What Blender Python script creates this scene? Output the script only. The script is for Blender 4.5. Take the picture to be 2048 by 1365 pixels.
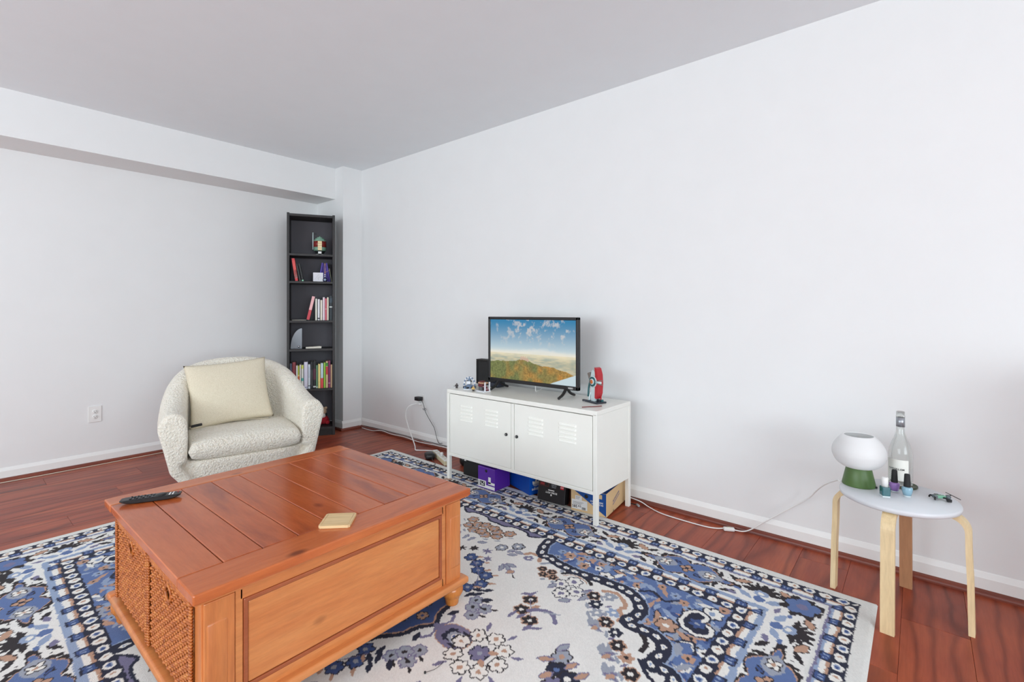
import bpy, bmesh, math, random
import numpy as np
from mathutils import Matrix, Vector
random.seed(7)
for o in list(bpy.data.objects): bpy.data.objects.remove(o)
SC = bpy.context.scene
COL = SC.collection
R = math.radians

# ------------------------------------------------------------------ camera
cam_d = bpy.data.cameras.new('camera'); cam = bpy.data.objects.new('camera', cam_d); COL.objects.link(cam)
cam_d.sensor_fit = 'HORIZONTAL'; cam_d.sensor_width = 36.0
cam_d.lens = 972.4 / 2048 * 36.0
cam_d.shift_y = -(682.5 - 623.8) / 2048
cam_d.clip_start = 0.05
cam.location = (0, 0, 1.169); cam.rotation_euler = (R(90), 0, -R(49.954))
SC.camera = cam
# ------------------------------------------------------------------ world, light, exposure
world = bpy.data.worlds.new('world'); SC.world = world; world.use_nodes = True
world.node_tree.nodes['Background'].inputs[0].default_value = (0.75, 0.85, 1.0, 1)
world.node_tree.nodes['Background'].inputs[1].default_value = 1.0
def area(name, loc, rot, sx, sy, power, color):
    d = bpy.data.lights.new(name, 'AREA'); d.shape = 'RECTANGLE'; d.size = sx; d.size_y = sy
    d.energy = power; d.color = color
    o = bpy.data.objects.new(name, d); COL.objects.link(o); o.location = loc; o.rotation_euler = rot
    return o
WY = -4.2      # window wall behind the camera
WX = -3.3       # far side wall behind the camera
area('daylight_window_front', (-1.2, WY - 0.06, 1.45), (R(112), 0, 0), 3.6, 1.9, 365, (0.855, 0.955, 1.0))
area('side_fill_light', (WX - 0.06, 2.0, 1.45), (R(112), 0, R(-90)), 4.0, 1.9, 225, (0.855, 0.955, 1.0))  # added fill light from the side, evens out the room
SC.view_settings.view_transform = 'Standard'
SC.view_settings.look = 'None'
SC.view_settings.gamma = 1.0
SC.view_settings.use_curve_mapping = False
SC.view_settings.exposure = -0.70
SC.cycles.max_bounces = 10
SC.cycles.diffuse_bounces = 6
SC.cycles.caustics_reflective = False
SC.cycles.caustics_refractive = False

# ------------------------------------------------------------------ helpers: colour and materials
def s2l(c):
    c = np.asarray(c, float) / 255.0
    return np.where(c <= 0.04045, c / 12.92, ((c + 0.055) / 1.055) ** 2.4)
def L(*c):
    r = s2l(c); return (float(r[0]), float(r[1]), float(r[2]), 1.0)
MATS = {}
class NT:
    def __init__(self, name):
        self.m = bpy.data.materials.new(name); self.m.use_nodes = True
        self.t = self.m.node_tree; self.b = self.t.nodes['Principled BSDF']
    def n(self, typ, **kw):
        x = self.t.nodes.new(typ)
        for k, v in kw.items(): setattr(x, k, v)
        return x
    def l(self, a, b): self.t.links.new(a, b)
    def set(self, **kw):
        for k, v in kw.items(): self.b.inputs[k.replace('_', ' ')].default_value = v
    def coords(self, scale=(1, 1, 1), rnd=0.0, kind='Object'):
        tc = self.n('ShaderNodeTexCoord'); mp = self.n('ShaderNodeMapping'); mp.inputs['Scale'].default_value = scale
        if rnd:
            oi = self.n('ShaderNodeObjectInfo'); mu = self.n('ShaderNodeMath', operation='MULTIPLY'); mu.inputs[1].default_value = rnd
            self.l(oi.outputs['Random'], mu.inputs[0])
            ad = self.n('ShaderNodeVectorMath', operation='ADD'); self.l(tc.outputs[kind], ad.inputs[0]); self.l(mu.outputs[0], ad.inputs[1])
            self.l(ad.outputs[0], mp.inputs['Vector'])
        else: self.l(tc.outputs[kind], mp.inputs['Vector'])
        return mp.outputs[0]
    def noise(self, vec, scale, detail=3.0, rough=0.55, dist=0.0):
        x = self.n('ShaderNodeTexNoise'); x.inputs['Scale'].default_value = scale; x.inputs['Detail'].default_value = detail
        x.inputs['Roughness'].default_value = rough; x.inputs['Distortion'].default_value = dist
        self.l(vec, x.inputs['Vector']); return x.outputs['Fac']
    def ramp(self, fac, stops):
        x = self.n('ShaderNodeValToRGB'); e = x.color_ramp.elements
        while len(e) < len(stops): e.new(0.5)
        for i, (p, c) in enumerate(stops): e[i].position = p; e[i].color = c
        self.l(fac, x.inputs['Fac']); return x.outputs['Color']
    def mix(self, fac, a, b, mode='MIX'):
        x = self.n('ShaderNodeMixRGB', blend_type=mode)
        for s, v in ((x.inputs[0], fac), (x.inputs[1], a), (x.inputs[2], b)):
            if hasattr(v, 'is_linked'): self.l(v, s)
            else: s.default_value = v
        return x.outputs[0]
    def bump(self, h, strength=0.2, dist=0.01):
        x = self.n('ShaderNodeBump'); x.inputs['Strength'].default_value = strength; x.inputs['Distance'].default_value = dist
        self.l(h, x.inputs['Height']); self.l(x.outputs[0], self.b.inputs['Normal'])
    def base(self, c):
        if hasattr(c, 'is_linked'): self.l(c, self.b.inputs['Base Color'])
        else: self.b.inputs['Base Color'].default_value = c
def plain(name, rgb, rough=0.5, metal=0.0, bump=0.0, bscale=200.0, var=0.03, coat=0.0):
    if name in MATS: return MATS[name]
    k = NT(name); k.set(Roughness=rough, Metallic=metal)
    v = k.coords(); f = k.noise(v, 6.0, 3)
    c = np.array(L(*rgb)[:3]); lo = tuple(c * (1 - var)) + (1,); hi = tuple(np.minimum(c * (1 + var), 1)) + (1,)
    k.base(k.ramp(f, [(0.3, lo), (0.7, hi)]))
    if bump: k.bump(k.noise(v, bscale, 2), bump, 0.002)
    if coat: k.b.inputs['Coat Weight'].default_value = coat
    MATS[name] = k.m; return k.m
def wood(name, c1, c2, dark, axis='Y', rough=0.35, fine=1.0, knots=True, rnd=31.0, streak=7.0):
    k = NT(name); k.set(Roughness=rough)
    st = {'X': (0.12, 1, 1), 'Y': (1, 0.12, 1), 'Z': (1, 1, 0.12)}[axis]
    v = k.coords(st, rnd)
    f = k.noise(v, streak, 5, 0.6, 0.8)
    col = k.ramp(f, [(0.28, L(*dark)), (0.45, L(*c1)), (0.72, L(*c2))])
    g = k.noise(v, 90.0 * fine, 3, 0.7)
    col = k.mix(0.28, col, k.ramp(g, [(0.3, (0.45, 0.4, 0.38, 1)), (0.65, (1, 1, 1, 1))]), 'MULTIPLY')
    if knots:
        v2 = k.coords({'X': (0.55, 1, 1), 'Y': (1, 0.55, 1), 'Z': (1, 1, 0.55)}[axis], rnd)
        vo = k.n('ShaderNodeTexVoronoi'); vo.inputs['Scale'].default_value = 4.2; k.l(v2, vo.inputs['Vector'])
        kn = k.ramp(vo.outputs['Distance'], [(0.035, (0.22, 0.13, 0.12, 1)), (0.085, (1, 1, 1, 1))])
        col = k.mix(0.75, col, kn, 'MULTIPLY')
    k.base(col); k.bump(g, 0.05, 0.002)
    MATS[name] = k.m; return k.m
def attr_mat(name, rough=0.9, emit=0.0, bump=0.0, bscale=500.0):
    k = NT(name); a = k.n('ShaderNodeAttribute', attribute_name='Col'); k.set(Roughness=rough)
    if emit:
        k.base((0.01, 0.01, 0.01, 1)); k.b.inputs['Specular IOR Level'].default_value = 0.2; k.l(a.outputs['Color'], k.b.inputs['Emission Color']); k.b.inputs['Emission Strength'].default_value = emit
    else:
        v = k.coords(); f = k.noise(v, bscale, 2)
        k.l(k.mix(0.25, a.outputs['Color'], k.ramp(f, [(0.25, (0.72, 0.72, 0.72, 1)), (0.7, (1, 1, 1, 1))]), 'MULTIPLY'), k.b.inputs['Base Color'])
        if bump: k.bump(f, bump, 0.004)
        k.b.inputs['Sheen Weight'].default_value = 0.04
    MATS[name] = k.m; return k.m

# ------------------------------------------------------------------ helpers: geometry
def catmull(pts, n=8):
    p = [Vector(q) for q in pts]; p = [p[0] * 2 - p[1]] + p + [p[-1] * 2 - p[-2]]; out = []
    for i in range(1, len(p) - 2):
        for j in range(n):
            t = j / n; a, b, c, d = p[i - 1], p[i], p[i + 1], p[i + 2]
            out.append(0.5 * ((2 * b) + (c - a) * t + (2 * a - 5 * b + 4 * c - d) * t * t + (3 * b - a - 3 * c + d) * t ** 3))
    out.append(p[-2]); return out
class G:
    def __init__(self): self.v = []; self.f = []; self.s = []
    def add(self, vs, fs, smooth=False, M=None):
        o = len(self.v)
        for q in vs: self.v.append(tuple(M @ Vector(q)) if M is not None else tuple(q))
        for q in fs: self.f.append([i + o for i in q]); self.s.append(smooth)
        return self
    def box(self, c, s, bev=0.0, M=None, seg=2):
        x, y, z = (d / 2 for d in s)
        T = Matrix.Translation(c) if M is None else M @ Matrix.Translation(c)
        if bev <= 0:
            vs = [(-x, -y, -z), (x, -y, -z), (x, y, -z), (-x, y, -z), (-x, -y, z), (x, -y, z), (x, y, z), (-x, y, z)]
            return self.add(vs, [(0, 3, 2, 1), (4, 5, 6, 7), (0, 1, 5, 4), (1, 2, 6, 5), (2, 3, 7, 6), (3, 0, 4, 7)], False, T)
        bm = bmesh.new(); bmesh.ops.create_cube(bm, size=1.0)
        for q in bm.verts: q.co = Vector((q.co.x * s[0], q.co.y * s[1], q.co.z * s[2]))
        bmesh.ops.bevel(bm, geom=list(bm.edges), offset=min(bev, 0.49 * min(s)), segments=seg, affect='EDGES', profile=0.5)
        bm.verts.index_update()
        self.add([q.co.copy() for q in bm.verts], [[q.index for q in f.verts] for f in bm.faces], bev > 0.004, T); bm.free(); return self
    def lathe(self, prof, seg=32, M=None, caps=True, rib=None):
        vs = []; fs = []; n = len(prof)
        for i in range(seg):
            a = 2 * math.pi * i / seg
            for r, z in prof:
                rr = r * (rib(i, z) if rib else 1); vs.append((rr * math.cos(a), rr * math.sin(a), z))
        for i in range(seg):
            j = (i + 1) % seg
            for k in range(n - 1): fs.append((i * n + k, j * n + k, j * n + k + 1, i * n + k + 1))
        self.add(vs, fs, True, M)
        if caps:
            o = len(self.v) - len(vs)
            if prof[0][0] > 1e-5: self.f.append([o + i * n for i in range(seg)][::-1]); self.s.append(False)
            if prof[-1][0] > 1e-5: self.f.append([o + i * n + n - 1 for i in range(seg)]); self.s.append(False)
        return self
    def cyl(self, a, b, r, seg=12, r2=None):
        a = Vector(a); b = Vector(b); d = b - a
        M = Matrix.Translation(a) @ d.to_track_quat('Z', 'Y').to_matrix().to_4x4()
        return self.lathe([(r, 0), (r if r2 is None else r2, d.length)], seg, M)
    def tube(self, path, r, seg=8, smooth_n=8):
        p = catmull(path, smooth_n) if smooth_n else [Vector(q) for q in path]
        vs = []; fs = []; up = Vector((0, 0, 1))
        for i, q in enumerate(p):
            t = (p[min(i + 1, len(p) - 1)] - p[max(i - 1, 0)]).normalized()
            a = t.cross(up)
            if a.length < 1e-3: a = t.cross(Vector((1, 0, 0)))
            a.normalize(); b = a.cross(t)
            rr = r(i / (len(p) - 1)) if callable(r) else r
            for k in range(seg):
                w = 2 * math.pi * k / seg; vs.append(q + a * math.cos(w) * rr + b * math.sin(w) * rr)
        for i in range(len(p) - 1):
            for k in range(seg):
                k2 = (k + 1) % seg; fs.append((i * seg + k, i * seg + k2, (i + 1) * seg + k2, (i + 1) * seg + k))
        fs.append(list(range(seg))[::-1]); fs.append([(len(p) - 1) * seg + k for k in range(seg)])
        return self.add(vs, fs, True)
    def prism(self, poly, h, M=None, z0=0.0):
        n = len(poly); vs = [(x, y, z0) for x, y in poly] + [(x, y, z0 + h) for x, y in poly]
        fs = [list(range(n))[::-1], list(range(n, 2 * n))] + [(i, (i + 1) % n, n + (i + 1) % n, n + i) for i in range(n)]
        return self.add(vs, fs, False, M)
    def build(self, name, mat, parent=None, loc=(0, 0, 0), rot=(0, 0, 0)):
        me = bpy.data.meshes.new(name); me.from_pydata(self.v, [], self.f); me.update()
        me.polygons.foreach_set('use_smooth', self.s)
        me.materials.append(mat)
        o = bpy.data.objects.new(name, me); COL.objects.link(o); o.location = loc; o.rotation_euler = rot
        if parent: o.parent = parent
        return o
def tag(o, label, cat, group=None):
    o['label'] = label; o['category'] = cat
    if group: o['group'] = group
    return o
def thing(name, label, cat, loc=(0, 0, 0), rz=0.0, group=None):
    o = bpy.data.objects.new(name, None); o.empty_display_size = 0.05; COL.objects.link(o); o.location = loc; o.rotation_euler = (0, 0, rz)
    return tag(o, label, cat, group)
def struct(o): o['kind'] = 'structure'; return o
def lab(o, label): o['label'] = label; return o
_txt = {}
def text_geo(s, size, M, g, extrude=0.0003, bold=0.0, squeeze=1.0):
    if s not in _txt:
        cu = bpy.data.curves.new('t', 'FONT'); cu.body = s; cu.size = 1.0; cu.align_x = 'CENTER'; cu.align_y = 'CENTER'; cu.resolution_u = 3; cu.offset = 0.018
        ob = bpy.data.objects.new('t', cu); COL.objects.link(ob)
        me = bpy.data.meshes.new_from_object(ob.evaluated_get(bpy.context.evaluated_depsgraph_get()))
        _txt[s] = ([tuple(v.co) for v in me.vertices], [tuple(p.vertices) for p in me.polygons])
        bpy.data.objects.remove(ob); bpy.data.curves.remove(cu); bpy.data.meshes.remove(me)
    vs, fs = _txt[s]
    g.add([(x * size * squeeze, y * size, extrude) for x, y, z in vs], fs, False, M); return g
def face_matrix(origin, right, up):
    r = Vector(right).normalized(); u = Vector(up).normalized(); n = r.cross(u)
    m = Matrix((r, u, n)).transposed().to_4x4(); m.translation = Vector(origin); return m

# ------------------------------------------------------------------ palette
M_wall = plain('wall_paint', (229, 230, 230), 0.75, bump=0.04, bscale=120, var=0.008)
M_ceil = plain('ceiling_paint', (234, 239, 242), 0.85, bump=0.05, bscale=150, var=0.008)
M_base = plain('baseboard_paint', (236, 236, 234), 0.45, var=0.01)
M_white_metal = plain('white_lacquer', (238, 238, 231), 0.32, var=0.01)
M_black = plain('black_plastic', (22, 22, 24), 0.35)
M_black_matte = plain('black_matte', (26, 26, 27), 0.7)
M_white_pl = plain('white_plastic', (232, 232, 230), 0.35, var=0.01)
M_cream_pl = plain('cream_plastic', (222, 216, 198), 0.4)
M_shelf = wood('black_brown_veneer', (40, 38, 39), (48, 45, 46), (32, 31, 32), 'Z', 0.55, knots=False)
M_ct = wood('honey_pine', (208, 126, 70), (222, 148, 88), (176, 96, 54), 'X', 0.3)
M_ct_top = wood('honey_pine_top', (186, 92, 46), (202, 110, 60), (142, 64, 36), 'Y', 0.16)
M_ct_rail = wood('honey_pine_rail', (196, 102, 52), (212, 122, 68), (154, 74, 42), 'X', 0.18)
M_birch = wood('birch_ply', (228, 204, 160), (236, 216, 176), (214, 186, 140), 'Z', 0.5, knots=False)
M_birch_dark = wood('darker_birch', (176, 128, 92), (190, 142, 102), (150, 104, 74), 'Z', 0.5, knots=False)  # darker birch tone, used on one stool leg
M_bamboo = wood('bamboo', (226, 196, 146), (236, 210, 164), (206, 172, 120), 'X', 0.5, knots=False, streak=16)
M_moulding = wood('red_brown_moulding', (120, 56, 40), (142, 70, 48), (88, 40, 32), 'X', 0.35, knots=False)

def floor_material():
    k = NT('cherry_laminate'); k.set(Roughness=0.34); k.b.inputs['Specular IOR Level'].default_value = 0.32
    v = k.coords((0.35, 1.0, 1.0), 53.0)
    n1 = k.noise(v, 2.2, 4, 0.55, 1.6)
    w = k.n('ShaderNodeTexWave', wave_type='BANDS', bands_direction='Y'); w.inputs['Scale'].default_value = 3.6; w.inputs['Distortion'].default_value = 14.0
    w.inputs['Detail'].default_value = 2.5; w.inputs['Detail Scale'].default_value = 0.8; k.l(v, w.inputs['Vector'])
    c1 = k.ramp(n1, [(0.28, L(112, 46, 34)), (0.5, L(158, 72, 48)), (0.75, L(186, 96, 60))])
    c2 = k.ramp(w.outputs['Fac'], [(0.0, (0.5, 0.42, 0.42, 1)), (0.2, (0.8, 0.76, 0.75, 1)), (0.6, (1, 1, 1, 1))])
    col = k.mix(0.72, c1, c2, 'MULTIPLY')
    v3 = k.coords((0.06, 1.0, 1.0), 53.0); g = k.noise(v3, 110, 3, 0.7)
    col = k.mix(0.35, col, k.ramp(g, [(0.32, (0.55, 0.5, 0.5, 1)), (0.62, (1, 1, 1, 1))]), 'MULTIPLY')
    k.base(col); k.bump(g, 0.03, 0.001); MATS['floor'] = k.m; return k.m
M_floor = floor_material()
def boucle_material():
    k = NT('cream_boucle'); k.set(Roughness=0.95); k.b.inputs['Sheen Weight'].default_value = 0.3
    v = k.coords(); vo = k.n('ShaderNodeTexVoronoi', feature='SMOOTH_F1'); vo.inputs['Scale'].default_value = 95; k.l(v, vo.inputs['Vector'])
    n = k.noise(v, 140, 3)
    h = k.n('ShaderNodeMath', operation='SUBTRACT'); k.l(n, h.inputs[0]); k.l(vo.outputs['Distance'], h.inputs[1])
    k.base(k.mix(0.5, k.ramp(vo.outputs['Distance'], [(0.1, L(252, 248, 238)), (0.65, L(228, 219, 200))]), k.ramp(n, [(0.3, L(238, 230, 212)), (0.7, L(251, 247, 236))])))
    k.bump(h.outputs[0], 0.75, 0.012); return k.m
M_boucle = boucle_material()
def weave_fabric():
    k = NT('beige_linen'); k.set(Roughness=0.95); v = k.coords(); n = k.noise(v, 260, 2)
    k.base(k.ramp(n, [(0.3, L(208, 197, 172)), (0.7, L(228, 219, 198))])); k.bump(n, 0.5, 0.004); return k.m
M_linen = weave_fabric()
def wicker_material():
    k = NT('honey_wicker'); k.set(Roughness=0.4); v = k.coords(); n = k.noise(v, 60, 3)
    k.base(k.ramp(n, [(0.25, L(132, 64, 22)), (0.5, L(184, 100, 40)), (0.8, L(210, 138, 68))])); return k.m
M_wicker = wicker_material()

# ------------------------------------------------------------------ the room
XR, YB, ZC = 2.80, 4.845, 2.601
def slab(name, lo, hi, mat):
    c = [(a + b) / 2 for a, b in zip(lo, hi)]; s = [b - a for a, b in zip(lo, hi)]
    return struct(G().box((0, 0, 0), s).build(name, mat, None, c))
floor = slab('floor', (WX - 0.1, WY - 0.1, -0.12), (XR + 0.1, YB + 0.1, -0.012), M_floor)
ceiling = slab('ceiling', (WX - 0.1, WY - 0.1, ZC), (XR + 0.1, YB + 0.1, ZC + 0.1), M_ceil)
G().lathe([(0.03, -0.002), (0.03, 0.0005)], 24).build('ceiling_patch', plain('patch_paint', (206, 208, 210), 0.8), ceiling, (0.36 - ceiling.location.x, 1.62 - ceiling.location.y, -0.0502))
slab('wall_right', (XR, WY - 0.1, 0), (XR + 0.1, YB + 0.1, ZC), M_wall)
slab('wall_back', (WX - 0.1, YB, 0), (XR, YB + 0.1, ZC), M_wall)
slab('wall_column', (2.59, 4.348, 0), (XR, YB, ZC), M_wall)
slab('wall_beam', (WX, 4.49, 2.296), (2.59, YB, ZC), M_wall)
# window wall behind the camera and side wall, each with an opening and a frame
def wall_with_opening(name, axis, plane, a0, a1, o0, o1, z0, z1):
    g = G()
    def put(u0, u1, w0, w1):
        if axis == 'Y': g.box(((u0 + u1) / 2, plane - 0.05, (w0 + w1) / 2), (u1 - u0, 0.1, w1 - w0))
        else: g.box((plane - 0.05, (u0 + u1) / 2, (w0 + w1) / 2), (0.1, u1 - u0, w1 - w0))
    put(a0, o0, 0, ZC); put(o1, a1, 0, ZC); put(o0, o1, 0, z0); put(o0, o1, z1, ZC)
    return struct(g.build(name, M_wall))
wall_with_opening('wall_front', 'Y', WY, WX, XR, -3.0, 0.6, 0.5, 2.4)
wall_with_opening('wall_left', 'X', WX, WY, YB, 0.0, 4.0, 0.5, 2.4)
def window(name, axis, plane, o0, o1, z0, z1):
    w = bpy.data.objects.new(name, None); COL.objects.link(w); struct(w)
    for i in range(4):
        u = o0 + (o1 - o0) * i / 3
        c = (u, plane - 0.03, (z0 + z1) / 2) if axis == 'Y' else (plane - 0.03, u, (z0 + z1) / 2)
        G().box((0, 0, 0), (0.045, 0.045, z1 - z0)).build('mullion', M_base, w, c)
    for z in (z0, z1):
        c = ((o0 + o1) / 2, plane - 0.03, z) if axis == 'Y' else (plane - 0.03, (o0 + o1) / 2, z)
        G().box((0, 0, 0), (o1 - o0, 0.07, 0.05) if axis == 'Y' else (0.07, o1 - o0, 0.05)).build('window_rail', M_base, w, c)
slab('shade_block', (2.30, -1.0, 0), (XR, -0.62, 0.98), M_wall)  # unseen block added to cast soft shade on the lower right wall
window('window_1', 'Y', WY, -3.0, 0.6, 0.5, 2.4)
window('added_fill_window', 'X', WX, 0.0, 4.0, 0.5, 2.4)  # unseen window added to frame the side fill light

# floor planks along x, each its own piece of the floor
PW, PL = 0.1935, 1.215
_pm = {}
def plank_mesh(length, width):
    key = (round(length, 3), round(width, 3))
    if key not in _pm:
        g = G().box((0, 0, 0), (length - 0.0008, width - 0.0008, 0.012), 0.0007, seg=1)
        me = bpy.data.meshes.new('plank'); me.from_pydata(g.v, [], g.f); me.update(); me.materials.append(M_floor); _pm[key] = me
    return _pm[key]
rows = int((YB - WY) / PW) + 1
for r in range(rows):
    y0 = WY + r * PW; y1 = min(y0 + PW, YB)
    if y1 - y0 < 0.01: continue
    x = XR - [0.9, 0.35, 0.66, 0.12, 0.5][r % 5] * PL; edges = [XR]
    while x > WX + 0.05: edges.append(x); x -= PL
    edges.append(WX)
    for a, b in zip(edges[:-1], edges[1:]):
        o = bpy.data.objects.new('plank', plank_mesh(a - b, y1 - y0)); COL.objects.link(o); o.parent = floor
        o.location = Vector(((a + b) / 2, (y0 + y1) / 2, -0.006)) - floor.location

# baseboards (white, stepped profile) and wooden quarter-round
BP = [(0, 0.012), (0.013, 0.012), (0.013, 0.068), (0.011, 0.072), (0.004, 0.088), (0, 0.092)]
QP = [(0, 0), (0.022, 0), (0.0215, 0.007), (0.019, 0.013), (0.013, 0.019), (0, 0.023)]
def run(name, prof, mat, p0, p1, nrm, base=0.0):
    # extrude a wall profile from p0 to p1, offset along nrm
    d = Vector(p1) - Vector(p0); ln = d.length; d.normalize(); n = Vector(nrm)
    vs = []
    for t in (-ln / 2, ln / 2):
        for o, z in prof: vs.append((d * t) + n * (o + base) + Vector((0, 0, z)))
    k = len(prof); fs = [(i, (i + 1) % k, k + (i + 1) % k, k + i) for i in range(k)] + [list(range(k))[::-1], list(range(k, 2 * k))]
    g = G().add(vs, fs)
    return struct(g.build(name, mat, None, (Vector(p0) + Vector(p1)) / 2))
run('baseboard_right', BP, M_base, (XR, WY, 0), (XR, 4.348, 0), (-1, 0, 0))
run('baseboard_back', BP, M_base, (WX, YB, 0), (2.59, YB, 0), (0, -1, 0))
run('baseboard_column_front', BP, M_base, (2.577, 4.348, 0), (XR - 0.013, 4.348, 0), (0, -1, 0))
run('baseboard_column_side', BP, M_base, (2.59, 4.348, 0), (2.59, YB - 0.013, 0), (-1, 0, 0))
M_mould_y = wood('red_brown_moulding_y', (120, 56, 40), (142, 70, 48), (88, 40, 32), 'Y', 0.35, knots=False)
run('trim_1', QP, M_mould_y, (XR, WY, 0), (XR, 4.335, 0), (-1, 0, 0), 0.013)
run('trim_2', QP, M_moulding, (WX, YB, 0), (2.577, YB, 0), (0, -1, 0), 0.013)
run('trim_3', QP, M_moulding, (2.555, 4.348, 0), (XR - 0.035, 4.348, 0), (0, -1, 0), 0.013)
run('trim_4', QP, M_mould_y, (2.59, 4.335, 0), (2.59, YB - 0.035, 0), (-1, 0, 0), 0.013)

# ------------------------------------------------------------------ rug
HA, HB, RES = 1.245, 1.645, 0.004
def xc(y): return 1.195 + 0.025 * (y - 1.27)
YC = 1.775
def paint_rug():
    na, nb = int(HA / RES) + 1, int(HB / RES) + 1
    rng = np.random.RandomState(3)
    A0, B0 = np.meshgrid(np.linspace(0, HA, na), np.linspace(0, HB, nb), indexing='ij')
    def nz(s):
        k = rng.rand(na // s + 3, nb // s + 3) - 0.5
        ia = np.arange(na) / s; ib = np.arange(nb) / s; i0 = ia.astype(int); j0 = ib.astype(int)
        fa = (ia - i0)[:, None]; fb = (ib - j0)[None, :]
        return (k[i0][:, j0] * (1 - fa) * (1 - fb) + k[i0 + 1][:, j0] * fa * (1 - fb) + k[i0][:, j0 + 1] * (1 - fa) * fb + k[i0 + 1][:, j0 + 1] * fa * fb)
    AA = A0 + nz(2) * 0.006 + nz(6) * 0.006; BB = B0 + nz(2) * 0.006 + nz(6) * 0.006
    C = dict(cream=(236, 235, 231), edge=(228, 228, 224), navy=(26, 31, 56), ink=(34, 26, 32), blue=(92, 116, 166), deep=(60, 84, 138),
             sky=(150, 168, 198), grey=(158, 164, 178), tan=(192, 152, 128), mauve=(122, 118, 150), white=(240, 238, 232))
    C = {k: s2l(v) for k, v in C.items()}
    img = np.empty((na, nb, 3)); img[:] = C['cream']
    def fill(m, c): img[m] = C[c]
    def ell(U, V, u, v, ru, rv, ang, c, pt=False):
        ca, sa = math.cos(ang), math.sin(ang); x = (U - u) * ca + (V - v) * sa; y = -(U - u) * sa + (V - v) * ca
        if pt: m = (np.abs(x) < ru) & (np.abs(y) < rv * (1 - (x / ru) ** 2) * ((.75 + .5 * np.abs((x * 46 + u * 13) % 1 * 2 - 1)) if c == 'ink' else 1))
        else: m = (x / ru) ** 2 + (y / rv) ** 2 < 1
        fill(m, c)
    def leaf(U, V, u, v, ln, w, ang, c, out=None):
        if out: ell(U, V, u, v, ln * 0.5 + 0.005, w * 0.5 + 0.005, ang, out, True)
        ell(U, V, u, v, ln * 0.5, w * 0.5, ang, c, True)
    def flower(U, V, u, v, r, c, cen='cream', out=None, n=6, rot=0.0):
        for k in range(n):
            a = rot + 2 * math.pi * k / n; x, y = u + 0.6 * r * math.cos(a), v + 0.6 * r * math.sin(a)
            if out: ell(U, V, x, y, r * 0.46 + 0.003, r * 0.40 + 0.003, a, out)
        for k in range(n):
            a = rot + 2 * math.pi * k / n; x, y = u + 0.6 * r * math.cos(a), v + 0.6 * r * math.sin(a)
            ell(U, V, x, y, r * 0.42, r * 0.33, a, c)
        ell(U, V, u, v, r * 0.3, r * 0.3, 0, cen)
    def dist(U, V, pts):
        d = np.full(U.shape, 9.0)
        for (x0, y0), (x1, y1) in zip(pts[:-1], pts[1:]):
            dx, dy = x1 - x0, y1 - y0; t = np.clip(((U - x0) * dx + (V - y0) * dy) / (dx * dx + dy * dy + 1e-9), 0, 1)
            d = np.minimum(d, np.hypot(U - x0 - t * dx, V - y0 - t * dy))
        return d
    def stroke(U, V, pts, w, c): fill(dist(U, V, pts) < w / 2, c)
    def inside(U, V, pts):
        m = np.zeros(U.shape, bool); n = len(pts)
        for i in range(n):
            x0, y0 = pts[i]; x1, y1 = pts[(i + 1) % n]
            if y0 == y1: continue
            m ^= ((y0 > V) != (y1 > V)) & (U < (x1 - x0) * (V - y0) / (y1 - y0) + x0)
        return m
    def sm(pts, n=6): return [(p.x, p.y) for p in catmull([(a, b, 0) for a, b in pts], n)]
    e1 = 0.425; IA, IB = HA - e1, HB - e1
    A, B = AA, BB
    # --- field: sprays (coordinates measured on the rug, quadrant folded)
    # medallion in the centre
    med = sm([(0, .40), (.05, .365), (.12, .345), (.17, .30), (.225, .27), (.27, .20), (.31, .16), (.35, .08), (.40, .03), (.42, 0)], 5)
    mp = med + [(-0.1, -0.05), (-0.1, .40)]
    mm = inside(A, B, mp); fill(mm, 'deep')
    stroke(A, B, med, 0.022, 'navy'); stroke(A, B, [(a * .965, b * .965) for a, b in med], 0.006, 'tan')
    for (u, v) in [(.06, .27), (.13, .23), (.19, .17), (.05, .17), (.25, .1), (.13, .1), (.31, .05), (.2, .03), (.08, .06), (.0, .32)]: flower(A, B, u, v, .022, 'tan', 'deep', 'ink')
    # pendant
    stroke(A, B, sm([(0, .40), (.02, .42), (.05, .43), (.075, .415), (.08, .395)]), .014, 'mauve')
    ell(A, B, 0, .50, .06, .075, 0, 'tan'); ell(A, B, 0, .50, .056, .07, 0, 'mauve'); ell(A, B, 0, .51, .043, .054, 0, 'navy'); ell(A, B, 0, .515, .031, .041, 0, 'grey')
    flower(A, B, 0, .52, .024, 'deep', 'white', 'white', 4)
    stroke(A, B, [(0, .40), (0.012, .45)], .02, 'mauve')
    # rosette ring
    for k in range(5):
        a = -math.pi / 2 + math.pi * k / 4
        flower(A, B, .088 * math.cos(a), .625 + .088 * math.sin(a), .031, 'white', 'tan', 'ink')
        leaf(A, B, .137 * math.cos(a + .3), .625 + .137 * math.sin(a + .3), .05, .016, a + .3, 'mauve')
    flower(A, B, 0.0, .63, .036, 'mauve', 'grey', 'navy'); leaf(A, B, .03, .665, .045, .02, .9, 'tan')
    def fl(u, v, r, c, cen='cream', out=None, rot=0): flower(A, B, u, v, r, c, cen, out, 6, rot)
    for (u, v) in [(.369, .257), (.36, .313), (.30, .342), (.245, .315), (.41, .21), (.43, .15)]:
        fl(u, v, .03, 'deep', 'grey', 'navy', u * 9); leaf(A, B, u + .03, v + .033, .035, .014, .9, 'tan')
    stroke(A, B, sm([(.43, .15), (.385, .235), (.335, .29), (.25, .345)]), .004, 'mauve')
    for (u, v) in [(.203, .411), (.186, .475), (.128, .463), (.165, .43)]:
        fl(u, v, .028, 'grey', 'ink', 'mauve', u * 7); leaf(A, B, u + .02, v + .036, .034, .012, 1.1, 'ink')
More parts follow.
